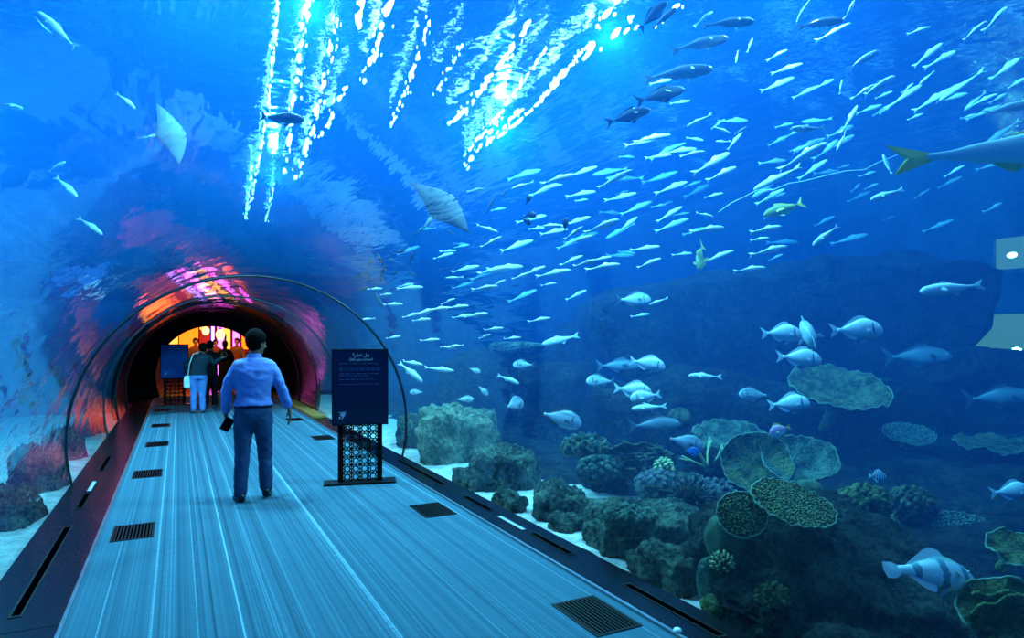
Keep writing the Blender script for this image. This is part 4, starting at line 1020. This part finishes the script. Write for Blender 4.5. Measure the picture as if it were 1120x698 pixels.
# ---------------------------------------------------------------- information boards
MC['navy'] = M_plain('navy_panel', '#0a1538', .2, 0, .05, 2); MC['ink'] = M_plain('white_print', '#a9b8cc', .5); MC['ink_dim'] = M_plain('grey_print', '#3d5688', .5)
def txt(body, size, parent, name, m, loc, rot=(PI / 2, 0, 0)):
    cu = bpy.data.curves.new(name, 'FONT'); cu.body = body; cu.size = size; cu.align_x = 'CENTER'; cu.extrude = .0006
    tmp = bpy.data.objects.new(name, cu); COL.objects.link(tmp)
    dg = bpy.context.evaluated_depsgraph_get(); me = bpy.data.meshes.new_from_object(tmp.evaluated_get(dg))
    bpy.data.objects.remove(tmp); bpy.data.curves.remove(cu)
    me.materials.clear(); me.materials.append(m)
    o = bpy.data.objects.new(name, me); link(o, parent); o.location = loc; o.rotation_euler = rot; return o
def lattice_bm(w, h, nx, r):
    bm = bmesh.new(); c = w / nx; nz = round(h / c); cz = h / nz
    for i in range(nx):
        for j in range(nz):
            x, z = -w / 2 + c * (i + .5), cz * (j + .5)
            d = c * .30
            # eight-pointed motif in every cell: a ring, a diagonal square and spokes out to the corners
            tube(bm, [(x + c * .33 * math.cos(k * PI / 6), 0, z + cz * .33 * math.sin(k * PI / 6)) for k in range(12)], r, 4, False, True)
            for sx, sz in ((1, 1), (1, -1), (-1, 1), (-1, -1)):
                tube(bm, [(x + sx * c * .23, 0, z + sz * cz * .23), (x + sx * c * .5, 0, z + sz * cz * .5)], r, 4)
            for sx, sz in ((1, 0), (-1, 0), (0, 1), (0, -1)):
                tube(bm, [(x + sx * c * .33, 0, z + sz * cz * .33), (x + sx * c * .5, 0, z + sz * cz * .5)], r, 4)
    for i in range(nx + 1): tube(bm, [(-w / 2 + c * i, 0, 0), (-w / 2 + c * i, 0, h)], r * .9, 4)
    for j in range(nz + 1): tube(bm, [(-w / 2, 0, cz * j), (w / 2, 0, cz * j)], r * .9, 4)
    return bm
def board(px, py, label, yaw, pm):
    g = G(px, py); root = thing('information_board', label, 'information board', (g.x, g.y, 0), (0, 0, yaw))
    bm = bmesh.new(); box(bm, (-.41, -.13, .001), (.41, .13, .022), bev=.006); obj('base_plate', bm, MC['black'], root)
    for s in (-1, 1):
        bm = bmesh.new(); box(bm, (s * .225 - .028, -.025, .02), (s * .225 + .028, .025, .74), bev=.004); obj('post', bm, MC['black'], root)
    bm = lattice_bm(.395, .66, 4, .0068); o = obj('lattice', bm, MC['black'], root); o.location = (0, 0, .024)
    bm = bmesh.new(); box(bm, (-.32, -.055, .68), (.32, .055, 1.565), bev=.004); obj('case', bm, MC['black'], root)
    bm = bmesh.new(); box(bm, (-.305, -.0585, .695), (.308, -.054, 1.55)); panel = obj('panel', bm, pm, root)
    y = -.0592
    txt('\u061f\ufee2\ufee0\ufecc\ufe97 \ufede\ufeeb', .052, panel, 'heading', MC['ink'], (.01, y, 1.478))
    txt('Did you know?', .044, panel, 'heading', MC['ink'], (.01, y, 1.43))
    rr = random.Random(3)
    for k, (z, n) in enumerate(((1.395, 9), (1.34, 8), (1.318, 8), (1.275, 8), (1.25, 6), (1.21, 7), (1.155, 8))):
        bm = bmesh.new(); x = -.235
        for q in range(n):
            w = rr.uniform(.028, .06); hgt = rr.uniform(.004, .007)
            if x + w > .25: break
            box(bm, (x, y - .0004, z), (x + w, y + .0006, z + hgt)); x += w + .012
        obj('text_line', bm, MC['ink_dim'], panel)
    bm = bmesh.new()                                       # bird-like mark of swept wings
    for tri in (((-.25, .835), (-.155, .838), (-.19, .815)), ((-.235, .81), (-.16, .822), (-.18, .79), (-.205, .785)), ((-.20, .785), (-.172, .795), (-.215, .745)), ((-.24, .785), (-.215, .78), (-.235, .75))):
        lo = [bm.verts.new((a, y + .0004, b)) for a, b in tri]; hi = [bm.verts.new((a, y - .0006, b)) for a, b in tri]; n = len(tri)
        bm.faces.new(lo); bm.faces.new(hi[::-1])
        for k in range(n): bm.faces.new((lo[k], lo[(k + 1) % n], hi[(k + 1) % n], hi[k]))
    fix(bm); obj('emblem', bm, MC['ink'], panel); return root
board(394, 528, 'tall navy information board on a black lattice stand, standing close by the right kerb', math.radians(-14), MC['navy'])
board(191, 443, 'far information board on a lattice stand, left of the visitor in pale jeans', math.radians(-8), M_plain('lit_blue_panel', '#1d55b0', .35, 0, .1, 2))  # brighter blue puts the light on this panel into its colour

# ---------------------------------------------------------------- lobby beyond the arch
L0, L1 = YEND + .17, YEND + 8.5
bm = bmesh.new(); box(bm, (-4, L0 - .5, -.1), (6, L1 + .2, -.004)); struct(obj('floor_lobby', bm, MC['lobby_floor']))
MC['orange_wall'] = M_plain('orange_wall', '#b5421a', .7, 0, .1, 2); MC['dark_wall'] = M_plain('brown_wall', '#3a2018', .7)
bm = bmesh.new(); box(bm, (-4, L1, 1.15), (6, L1 + .2, 4)); struct(obj('wall_lobby', bm, MC['orange_wall']))
bm = bmesh.new(); box(bm, (-4, L1 - .03, -.1), (6, L1 + .2, 1.15)); struct(obj('wall_lobby.004', bm, MC['dark_wall']))
for nm, x in (('wall_lobby.001', -4.2), ('wall_lobby.002', 6.0)):
    bm = bmesh.new(); box(bm, (x, L0, -.1), (x + .2, L1, 4)); struct(obj(nm, bm, MC['dark_wall']))
bm = bmesh.new(); box(bm, (-4.2, L0, 3.6), (6.2, L1 + .2, 3.8)); struct(obj('ceiling_lobby', bm, MC['dark_wall']))
bm = bmesh.new(); box(bm, (-4.2, L0 - .02, RA + ZC + .3), (6.2, L0 + .1, 3.8)); 
for a, b in ((-4.2, XC - 2.2), (XC + 2.2, 6.2)): box(bm, (a, L0 - .0, -.1), (b, L0 + .1, 3.8))
struct(obj('wall_lobby.003', bm, MC['dark_wall']))
lamp('AREA', 'lobby_light', (.6, L1 - 3.2, 3.5), LOBBY_E, (1, .36, .08), size=3.0, size_y=3.0)
lamp('AREA', 'lobby_pink_light', (1.6, L1 - 1.2, 2.8), LOBBY_E * 1.4, (1, .22, .8), size=1.0, rot=(math.radians(-50), 0, 0))
lamp('AREA', 'lobby_front_light', (XC, L0 + .5, 3.0), 130, (1, .42, .10), size=1.6, rot=(math.radians(48), 0, 0))
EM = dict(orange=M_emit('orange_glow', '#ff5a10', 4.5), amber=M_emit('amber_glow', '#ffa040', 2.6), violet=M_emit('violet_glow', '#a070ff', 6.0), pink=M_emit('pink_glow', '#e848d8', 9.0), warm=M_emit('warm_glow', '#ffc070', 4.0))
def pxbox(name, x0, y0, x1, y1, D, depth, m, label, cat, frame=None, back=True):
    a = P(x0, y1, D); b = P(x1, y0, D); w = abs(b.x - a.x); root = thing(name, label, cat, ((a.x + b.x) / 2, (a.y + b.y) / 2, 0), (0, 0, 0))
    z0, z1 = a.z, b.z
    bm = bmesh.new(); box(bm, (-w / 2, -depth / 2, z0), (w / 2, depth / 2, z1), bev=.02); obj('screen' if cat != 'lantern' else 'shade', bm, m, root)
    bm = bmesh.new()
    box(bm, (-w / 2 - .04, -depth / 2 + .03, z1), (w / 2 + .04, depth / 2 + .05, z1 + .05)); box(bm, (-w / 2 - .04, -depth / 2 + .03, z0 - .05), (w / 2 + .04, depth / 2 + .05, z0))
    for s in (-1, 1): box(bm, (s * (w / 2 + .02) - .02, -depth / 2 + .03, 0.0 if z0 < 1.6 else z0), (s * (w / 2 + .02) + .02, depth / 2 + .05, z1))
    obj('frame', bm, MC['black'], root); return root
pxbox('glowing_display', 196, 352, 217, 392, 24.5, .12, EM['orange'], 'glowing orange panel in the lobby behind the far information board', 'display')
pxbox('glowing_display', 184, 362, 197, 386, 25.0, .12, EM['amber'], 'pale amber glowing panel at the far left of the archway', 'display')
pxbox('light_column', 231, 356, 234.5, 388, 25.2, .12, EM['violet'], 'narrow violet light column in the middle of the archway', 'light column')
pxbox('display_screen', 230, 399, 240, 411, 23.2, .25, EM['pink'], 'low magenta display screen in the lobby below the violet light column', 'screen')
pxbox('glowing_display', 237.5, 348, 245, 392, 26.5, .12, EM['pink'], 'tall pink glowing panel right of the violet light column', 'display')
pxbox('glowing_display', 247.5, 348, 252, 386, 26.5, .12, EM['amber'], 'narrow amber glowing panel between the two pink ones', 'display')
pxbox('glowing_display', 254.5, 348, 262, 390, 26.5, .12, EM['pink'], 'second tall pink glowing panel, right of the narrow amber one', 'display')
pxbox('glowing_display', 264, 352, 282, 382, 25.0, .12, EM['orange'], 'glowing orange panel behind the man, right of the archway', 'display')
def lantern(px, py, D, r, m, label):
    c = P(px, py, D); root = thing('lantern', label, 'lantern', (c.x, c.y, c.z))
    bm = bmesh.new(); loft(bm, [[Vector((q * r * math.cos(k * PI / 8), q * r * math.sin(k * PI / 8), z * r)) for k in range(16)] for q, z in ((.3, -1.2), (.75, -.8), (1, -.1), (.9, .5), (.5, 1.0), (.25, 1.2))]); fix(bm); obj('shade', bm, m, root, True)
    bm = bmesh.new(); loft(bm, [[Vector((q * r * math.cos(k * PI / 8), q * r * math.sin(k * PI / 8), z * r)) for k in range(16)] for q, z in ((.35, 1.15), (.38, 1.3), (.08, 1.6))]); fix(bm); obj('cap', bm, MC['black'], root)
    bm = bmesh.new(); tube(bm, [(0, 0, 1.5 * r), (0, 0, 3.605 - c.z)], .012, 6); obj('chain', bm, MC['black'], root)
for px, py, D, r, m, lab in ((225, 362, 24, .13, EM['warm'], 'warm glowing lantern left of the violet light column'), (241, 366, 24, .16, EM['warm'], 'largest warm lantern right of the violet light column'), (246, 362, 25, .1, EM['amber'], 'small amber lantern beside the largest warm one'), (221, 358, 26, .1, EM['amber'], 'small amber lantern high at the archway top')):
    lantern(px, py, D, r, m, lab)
c = P(236, 420, 23.5); root = thing('counter', 'brown counter in the lobby under the magenta screen', 'counter', (c.x, c.y, 0))
bm = bmesh.new(); box(bm, (-.62, -.2, 0), (.62, .25, .36), bev=.01); obj('body', bm, MC['dark_wall'], root); bm = bmesh.new(); box(bm, (-.68, -.25, .36), (.68, .3, .40), bev=.01); obj('top', bm, MC['wood'], root)
# ---------------------------------------------------------------- people
def ell_ring(c, rx, ry, ax, ay, n=20, p=2.4):
    out = []
    for k in range(n):
        a = 2 * PI * k / n; ca, sa = math.cos(a), math.sin(a)
        out.append(c + ax * (rx * math.copysign(abs(ca) ** (2 / p), ca)) + ay * (ry * math.copysign(abs(sa) ** (2 / p), sa)))
    return out
def limb(bm, pts, rads, n=14, flat=1.0):
    """tapered limb through joints with smooth interpolation"""
    P_ = [Vector(p) for p in pts]; res = []; rr = []
    for i in range(len(P_) - 1):
        p0 = P_[max(0, i - 1)]; p1 = P_[i]; p2 = P_[i + 1]; p3 = P_[min(len(P_) - 1, i + 2)]
        for k in range(4):
            t = k / 4
            q = .5 * ((2 * p1) + (p2 - p0) * t + (2 * p0 - 5 * p1 + 4 * p2 - p3) * t * t + (3 * p1 - p0 - 3 * p2 + p3) * t ** 3)
            res.append(q); rr.append(rads[i] * (1 - t) + rads[i + 1] * t)
    res.append(P_[-1]); rr.append(rads[-1])
    tube(bm, res, rr, n); 
    for p, r in ((P_[0], rads[0]), (P_[-1], rads[-1])): ico(bm, p, r * .98, 2)
def remeshed(name, bm, m, parent, voxel, smooth=6, wr=0.0, seed=0, freq=9):
    fix(bm); me = bpy.data.meshes.new('tmp'); bm.to_mesh(me); bm.free()
    tmp = bpy.data.objects.new('tmp', me); COL.objects.link(tmp)
    md = tmp.modifiers.new('r', 'REMESH'); md.mode = 'VOXEL'; md.voxel_size = voxel
    s_ = tmp.modifiers.new('s', 'SMOOTH'); s_.iterations = smooth; s_.factor = .5
    dg = bpy.context.evaluated_depsgraph_get(); out = bpy.data.meshes.new_from_object(tmp.evaluated_get(dg))
    bpy.data.objects.remove(tmp); bpy.data.meshes.remove(me)
    out.name = name; out.materials.clear(); out.materials.append(m)
    if wr > 0:
        ns = [v.normal.copy() for v in out.vertices]
        for v, nrm in zip(out.vertices, ns):
            q = v.co; w = noise.fractal(Vector((q.x * freq + seed, q.y * freq, q.z * freq * 1.7)), 1, 2.2, 4) + .6 * (1 - 2 * abs(noise.noise(Vector((q.x * freq * .8, q.y * freq * .8 + seed, q.z * freq * 1.3 + q.x * 5)))))
            v.co = q + nrm * (w * wr)
    out.polygons.foreach_set('use_smooth', [True] * len(out.polygons))
    return link(bpy.data.objects.new(name, out), parent)
def hand(bm, wrist, dirv, side, palm_n, curl=.5, s=1.0):
    """palm, four jointed fingers of different length and a thumb off the side of the palm"""
    d = Vector(dirv).normalized(); n = Vector(palm_n); n = (n - d * n.dot(d)).normalized(); x = d.cross(n).normalized() * side   # x points to the thumb side
    w = Vector(wrist)
    rings = [ell_ring(w + d * t, a * s, b * s, x, n, 14, 2.6) for t, a, b in ((-.01 * s, .026, .02), (.02 * s, .034, .018), (.055 * s, .042, .015), (.088 * s, .041, .013))]
    loft(bm, rings)
    for k, (off, L) in enumerate(((.031, .075), (.0105, .083), (-.0105, .077), (-.030, .06))):
        b = w + d * .078 * s + x * off * s; dd = d.copy(); pts = [b, b + dd * .012 * s]
        for j, f in enumerate((.46, .32, .24)):
            dd = (dd + n * (curl * (.55 + .1 * k))).normalized(); pts.append(pts[-1] + dd * L * f * s)
        tube(bm, pts, [.0098 * s, .0098 * s, .0092 * s, .0084 * s, .007 * s], 8); ico(bm, pts[-1], .0072 * s, 2)
    b = w + d * .022 * s + x * .026 * s; td = (d * .75 + x * .7 + n * .35).normalized(); p1 = b + td * .04 * s; p2 = p1 + (td + d * .5 + n * .3).normalized() * .032 * s; p3 = p2 + (d + n * .4).normalized() * .022 * s
    tube(bm, [b, p1, p2, p3], [.014 * s, .012 * s, .0105 * s, .008 * s], 8); ico(bm, p3, .0082 * s, 2)
def head_parts(bm, c, R, s=1.0):
    """skull, face, jaw, nose, lips, brow and ears; R turns the head (its -y looks out of the face)"""
    def E(x, y, z, rx, ry, rz, sub=3):
        v = ico(bm, (0, 0, 0), 1, sub)
        for q in v: q.co = c + R @ (Vector((x + q.co.x * rx, y + q.co.y * ry, z + q.co.z * rz)) * s)
    E(0, .012, .035, .076, .094, .083); E(0, -.022, -.012, .066, .074, .085); E(0, -.048, -.072, .044, .042, .038); E(0, -.034, -.05, .054, .05, .05)
    E(0, -.094, -.018, .011, .013, .024, 2); E(0, -.103, -.034, .0145, .013, .011, 2); E(0, -.086, .018, .05, .014, .011, 2)
    E(0, -.086, -.062, .023, .011, .006, 2); E(0, -.083, -.0715, .02, .011, .006, 2); E(0, -.078, -.098, .02, .016, .014, 2)
    for sd in (-1, 1): E(sd * .078, .012, -.012, .008, .019, .031, 2); E(sd * .04, -.078, -.022, .022, .02, .018, 2)
def hair_part(parent, c, R, m, s=1.0, long=0.0, name='hair'):
    bm = bmesh.new(); bmesh.ops.create_icosphere(bm, subdivisions=4, radius=1)
    kill = []
    for v in bm.verts:
        d = v.co.copy(); k = 1 + .04 * noise.noise(d * 6)
        v.co = Vector((d.x * .087 * k, .016 + d.y * .105 * k, .046 + d.z * (.096 if d.z > 0 else .13) * k))
        line = -.082 + .10 * sm(-v.co.y, -.035, .085) * 1.5 - long * sm(v.co.y, -.02, .06)
        if v.co.z < line: 
            v.co.z = max(v.co.z, line); v.co.x *= .86; v.co.y = .016 + (v.co.y - .016) * .86
        if long and v.co.y > -.01 and v.co.z < -.0: v.co.z -= long * (.5 - v.co.z * 3)
    for v in bm.verts: v.co = c + R @ (v.co * s)
    fix(bm); return obj(name, bm, m, parent, True)
SKIN = M_plain('skin', '#a9745a', .55); SKIN_D = M_plain('tan_skin', '#8a5a44', .55); HAIR = M_plain('black_hair', '#0a0807', .8, 0, .3, 60, .3, .05)
def cloth(name, a, rough=.85, sc=4.0, stripes=0):
    t = NT(name); c = srgb(a); n = t.noise(t.obco(), sc, 6, .65); f = n
    d = tuple(x * .62 for x in c[:3]) + (1,); e = tuple(min(1, x * 1.3) for x in c[:3]) + (1,)
    fine = t.noise(t.obco(), 160, 2); t.pbr(t.ramp(f, [(.3, d), (.5, c), (.72, e)]), rough, 0, t.bump(fine, .15, .002), .15); return t.m
def person(label, loc, yaw, s, J, skin, top_m, leg_m, shoe_m, head_rot, long_hair=0.0, group=None, top='shirt', legs='trousers', hem=.95, sleeve=.82, build=1.0, hair_m=None, skirt=False, voxel=.011, extra=None):
    root = thing('person', label, 'person', loc, (0, 0, yaw), group, s)
    X, Y, Z = Vector((1, 0, 0)), Vector((0, 1, 0)), Vector((0, 0, 1)); b = build
    lean = J.get('lean', Vector((0, 0, 0))); sw = J.get('sway', 0.0)
    def spine_at(z): t = sm(z, .95, 1.5); return Vector((sw * (1 - t) * .5, 0, z)) + lean * t
    TORSO = [(.86, .150, .105), (.93, .172, .118), (1.0, .166, .112), (1.08, .150, .100), (1.18, .160, .105), (1.28, .178, .115), (1.36, .188, .112), (1.43, .175, .095), (1.475, .115, .075), (1.50, .062, .058)]
    def torso(bm, grow, z0=.0, z1=9):
        rows = [ell_ring(spine_at(z), rx * b + grow, ry * b + grow, X, Y, 22, 2.5) for z, rx, ry in TORSO if z0 <= z <= z1]; loft(bm, rows)
    SH = {1: spine_at(1.405) + Vector((.165 * b, 0, 0)), -1: spine_at(1.405) + Vector((-.165 * b, 0, 0))}
    HP = {1: spine_at(.93) + Vector((.088 * b, 0, -.02)), -1: spine_at(.93) + Vector((-.088 * b, 0, -.02))}
    neck0 = spine_at(1.45); hc = spine_at(1.5) + J.get('head', Vector((0, -.01, .135)))
    R = Euler(head_rot, 'XYZ').to_matrix()
    # body: one continuous surface
    bm = bmesh.new(); torso(bm, -.006)
    limb(bm, [neck0, (neck0 + hc) / 2 + Vector((0, .012, 0)), hc + R @ Vector((0, .02, -.03))], [.062 * b, .055 * b, .06 * b])
    head_parts(bm, hc, R, 1.06)
    for sd in (1, -1):
        el, wr = J['elbow'][sd], J['wrist'][sd]
        limb(bm, [SH[sd], SH[sd].lerp(el, .5), el, el.lerp(wr, .5), wr], [.052 * b, .046 * b, .038 * b, .036 * b, .026])
        hd = J['hand'][sd]; hand(bm, wr, hd[0], hd[3] if len(hd) > 3 else sd, hd[1], hd[2], 1.1)
        kn, an, toe = J['knee'][sd], J['ankle'][sd], J['toe'][sd]
        limb(bm, [HP[sd], HP[sd].lerp(kn, .5), kn, kn.lerp(an, .4), an], [.088 * b, .075 * b, .056, .052, .036])
        limb(bm, [an + Vector((0, 0, -.02)), an.lerp(toe, .5), toe], [.036, .036, .028])
    remeshed('body', bm, skin, root, .0075 if voxel < .012 else .009, 3)
    hair_part(root, hc, R, hair_m or HAIR, 1.1, long_hair)
    for sd in (-1, 1):
        bm = bmesh.new(); ico(bm, hc + R @ Vector((sd * .031, -.0885, -.004)), .0115, 2); obj('eye', bm, MF['eye'], root, True)
    # upper garment
    bm = bmesh.new(); rows = [(z, rx, ry) for z, rx, ry in TORSO if z > hem + .03 and z < 1.49]
    rows = [(hem, TORSO[2][1] + .012, TORSO[2][2] + .014)] + rows
    loft(bm, [ell_ring(spine_at(z), rx * b + .016, ry * b + .016, X, Y, 22, 2.5) for z, rx, ry in rows])
    loft(bm, [ell_ring(spine_at(1.46), .085, .075, X, Y, 18, 2), ell_ring(spine_at(1.50) + Vector((0, .0, 0)), .070, .068, X, Y, 18, 2), ell_ring(spine_at(1.525) + Vector((0, .006, 0)), .066, .066, X, Y, 18, 2)])
    for sd in (1, -1):
        el, wr = J['elbow'][sd], J['wrist'][sd]; ce = el.lerp(wr, sleeve)
        limb(bm, [SH[sd] + Vector((-sd * .02, 0, .0)), SH[sd].lerp(el, .5), el, el.lerp(ce, .5), ce], [.066 * b, .062 * b, .054 * b, .050 * b, .045 * b])
    up = remeshed(top, bm, top_m, root, voxel, 5, .006 if voxel < .012 else .004, 3)
    # lower garment
    if not skirt:
        bm = bmesh.new(); loft(bm, [ell_ring(spine_at(z), rx * b + .012, ry * b + .012, X, Y, 22, 2.5) for z, rx, ry in [(.84, .150, .115), (.90, .170, .122), (.97, .168, .116), (1.02, .160, .108)]])
        for sd in (1, -1):
            kn, an = J['knee'][sd], J['ankle'][sd]
            limb(bm, [HP[sd] + Vector((0, 0, -.02)), HP[sd].lerp(kn, .5), kn, kn.lerp(an, .5), an + Vector((0, 0, .0))], [.105 * b, .092 * b, .076, .070, .066])
        remeshed(legs, bm, leg_m, root, voxel, 4, .0055 if voxel < .012 else .004, 11)
    else:
        bm = bmesh.new(); loft(bm, [ell_ring(Vector((spine_at(z).x, 0, z)), rx, ry, X, Y, 24, 2.3) for z, rx, ry in ((.03, .27, .24), (.3, .24, .21), (.6, .21, .17), (.9, .19, .14), (1.03, .165, .12))])
        remeshed(legs, bm, leg_m, root, voxel, 4, .006, 5)
    for sd in (1, -1):
        an, toe = J['ankle'][sd], J['toe'][sd]; f = (toe - an); f.z = 0; f.normalize(); heel = an - f * .05; bz = min(an.z, toe.z + .05)
        bm = bmesh.new(); base = toe.z - .028; dz = (an.z - .085) - base
        side = Vector((f.y, -f.x, 0)); rows = []
        for t, w, hgt in ((-.075, .026, .05), (-.055, .036, .085), (0, .041, .09), (.06, .046, .068), (.12, .05, .05), (.165, .042, .038), (.19, .02, .028)):
            c = Vector((an.x, an.y, base)) + f * t; c.z += dz * max(0, 1 - (t + .06) / .2); rows.append(ell_ring(c + Vector((0, 0, hgt / 2)), w, hgt / 2, side, Z, 14, 2.8))
        loft(bm, rows); fix(bm); obj('shoe', bm, shoe_m, root, True)
    if extra: extra(root)
    return root
V = Vector
MCL = dict(shirt=cloth('blue_shirt', '#7a8fd6'), jeans=cloth('dark_jeans', '#3a5070', sc=7), pale=cloth('pale_jeans', '#5f83c0'), navy=cloth('navy_jacket', '#20303a'), black=cloth('black_cloth', '#0b0b0f'), brown=cloth('brown_shirt', '#8a4a22'), shoe=M_plain('black_leather', '#0a0a0c', .35), sole=M_plain('grey_shoe', '#3a3d44', .5))
# the man walking away (local +y is where he walks, so the face looks along +y: head turned by pi, then to his right)
def man_extra(root):
    bm = bmesh.new(); box(bm, (-.045, -.02, -.07), (.045, .02, .07), bev=.008)
    o = obj('phone_case', bm, MCL['black'], root); o.location = (-.25, .03, .80); o.rotation_euler = (.1, .5, .2)
    bm = bmesh.new(); loft(bm, [ell_ring(V((.0, 0, z)), .190, .134, V((1, 0, 0)), V((0, 1, 0)), 24, 2.5) for z in (.975, 1.005)]); fix(bm); obj('belt', bm, MCL['black'], root)
FACE_FWD = PI
g = G(277, 547)
J = dict(elbow={1: V((.275, .00, 1.16)), -1: V((-.255, .03, 1.15))}, wrist={1: V((.36, .06, .94)), -1: V((-.262, .09, .905))},
         hand={1: (V((.12, .1, -1)), V((-1, .1, 0)), .35), -1: (V((-.0, .1, -1)), V((1, .1, 0)), .7)},
         knee={1: V((.115, .07, .51)), -1: V((-.105, .0, .50))}, ankle={1: V((.13, .05, .115)), -1: V((-.125, -.02, .09))}, toe={1: V((.155, .19, .03)), -1: V((-.155, .12, .03))},
         lean=V((.01, .02, 0)), head=V((.02, .015, .135)))
person('man in pale blue shirt and dark jeans walking away along the carpet', (g.x, g.y, 0), math.radians(-4), 1.0, J, SKIN_D, MCL['shirt'], MCL['jeans'], MCL['shoe'], (math.radians(8), 0, PI - .75), sleeve=.84, build=1.0, hem=.99, extra=man_extra)
# visitor in pale jeans, seen from behind
def bag_extra(root):
    bm = bmesh.new(); loft(bm, [ell_ring(V((-.24, .02, z)), w, .06, V((1, 0, 0)), V((0, 1, 0)), 14, 3) for z, w in ((.62, .06), (.66, .085), (.82, .085), (.92, .06))]); fix(bm); obj('white_bag', bm, M_plain('white_canvas', '#dfe9ea', .8), root, True)
    bm = bmesh.new(); tube(bm, [V((-.23, .02, .9)), V((-.2, -.1, 1.2)), V((-.12, -.12, 1.45)), V((.02, .0, 1.5))], .012, 6); obj('strap', bm, M_plain('white_strap', '#cfd9da', .8), root)
g = G(217, 452)
Ja = dict(elbow={1: V((.33, .10, 1.22)), -1: V((-.29, .05, 1.18))}, wrist={1: V((.52, .22, 1.34)), -1: V((-.25, .16, .97))}, hand={1: (V((.5, .4, .2)), V((0, .2, -1)), .6), -1: (V((.1, .3, -1)), V((1, .1, 0)), .6)},
          knee={1: V((.085, .02, .5)), -1: V((-.1, .02, .5))}, ankle={1: V((.09, 0, .09)), -1: V((-.11, .0, .09))}, toe={1: V((.12, .14, .03)), -1: V((-.15, .14, .03))}, lean=V((.06, .06, -.03)), head=V((.06, .06, .11)))
person('visitor in a dark jacket and pale jeans with a white shoulder bag, seen from behind', (g.x, g.y, 0), math.radians(0), .93, Ja, SKIN, MCL['navy'], MCL['pale'], MCL['sole'], (math.radians(-12), 0, PI - .5), top='jacket', hem=.93, build=1.08, voxel=.014, extra=bag_extra)
def cam_extra(root):
    bm = bmesh.new(); box(bm, (.30, .40, 1.40), (.44, .46, 1.49), bev=.01); c = obj('camera', bm, MCL['black'], root)
    bm = bmesh.new(); tube(bm, [(.37, .46, 1.445), (.37, .54, 1.445)], .032, 14); obj('camera_lens', bm, MCL['black'], c, True)
g = G(228, 447)
Jb = dict(elbow={1: V((.30, .20, 1.25)), -1: V((-.24, .18, 1.2))}, wrist={1: V((.39, .38, 1.36)), -1: V((.24, .38, 1.36))}, hand={1: (V((-.1, .5, .4)), V((-1, 0, 0)), .7), -1: (V((.3, .5, .4)), V((1, 0, 0)), .7)},
          knee={1: V((.1, .03, .5)), -1: V((-.09, .0, .5))}, ankle={1: V((.11, 0, .09)), -1: V((-.1, .0, .09))}, toe={1: V((.16, .14, .03)), -1: V((-.12, .14, .03))})
person('dark-clothed visitor raising a camera just beyond the visitor in pale jeans', (g.x + .05, g.y + .25, 0), math.radians(-6), .93, Jb, SKIN, MCL['black'], MCL['black'], MCL['sole'], (0, 0, PI), top='jacket', hem=.93, voxel=.014, extra=cam_extra)
Jc = dict(elbow={1: V((.25, .03, 1.17)), -1: V((-.25, .03, 1.17))}, wrist={1: V((.25, .12, .95)), -1: V((-.24, .12, .95))}, hand={1: (V((0, .2, -1)), V((-1, 0, 0)), .5), -1: (V((0, .2, -1)), V((1, 0, 0)), .5)},
          knee={1: V((.09, .02, .5)), -1: V((-.09, .02, .5))}, ankle={1: V((.1, 0, .09)), -1: V((-.1, 0, .09))}, toe={1: V((.14, .14, .03)), -1: V((-.14, .14, .03))})
p = P(246, 431, 20.9)
person('visitor in long black clothes standing in the archway beyond the man', (p.x, p.y, 0), 0, .93, Jc, SKIN, MCL['black'], MCL['black'], MCL['shoe'], (0, 0, PI), long_hair=.05, top='jacket', hem=.93, skirt=True, voxel=.016)
p = P(214, 425, 22.4)
person('visitor lit orange facing the tunnel behind the far information board', (p.x, p.y, 0), PI + .1, .98, Jc, SKIN, MCL['brown'], MCL['black'], MCL['shoe'], (0, 0, PI), top='shirt', hem=.93, voxel=.016)
p = P(259, 422, 22.6)
person('visitor lit orange at the right of the archway beside the man', (p.x, p.y, 0), PI - .2, .98, Jc, SKIN, MCL['brown'], MCL['jeans'], MCL['shoe'], (0, 0, PI), top='shirt', hem=.93, voxel=.016)
p = P(236, 423, 23.0 + 1.4)
person('visitor lit orange under the lanterns in the middle of the archway', (p.x, p.y, 0), PI + .3, .95, Jc, SKIN, MCL['brown'], MCL['jeans'], MCL['shoe'], (0, 0, PI), top='shirt', hem=.93, voxel=.016)
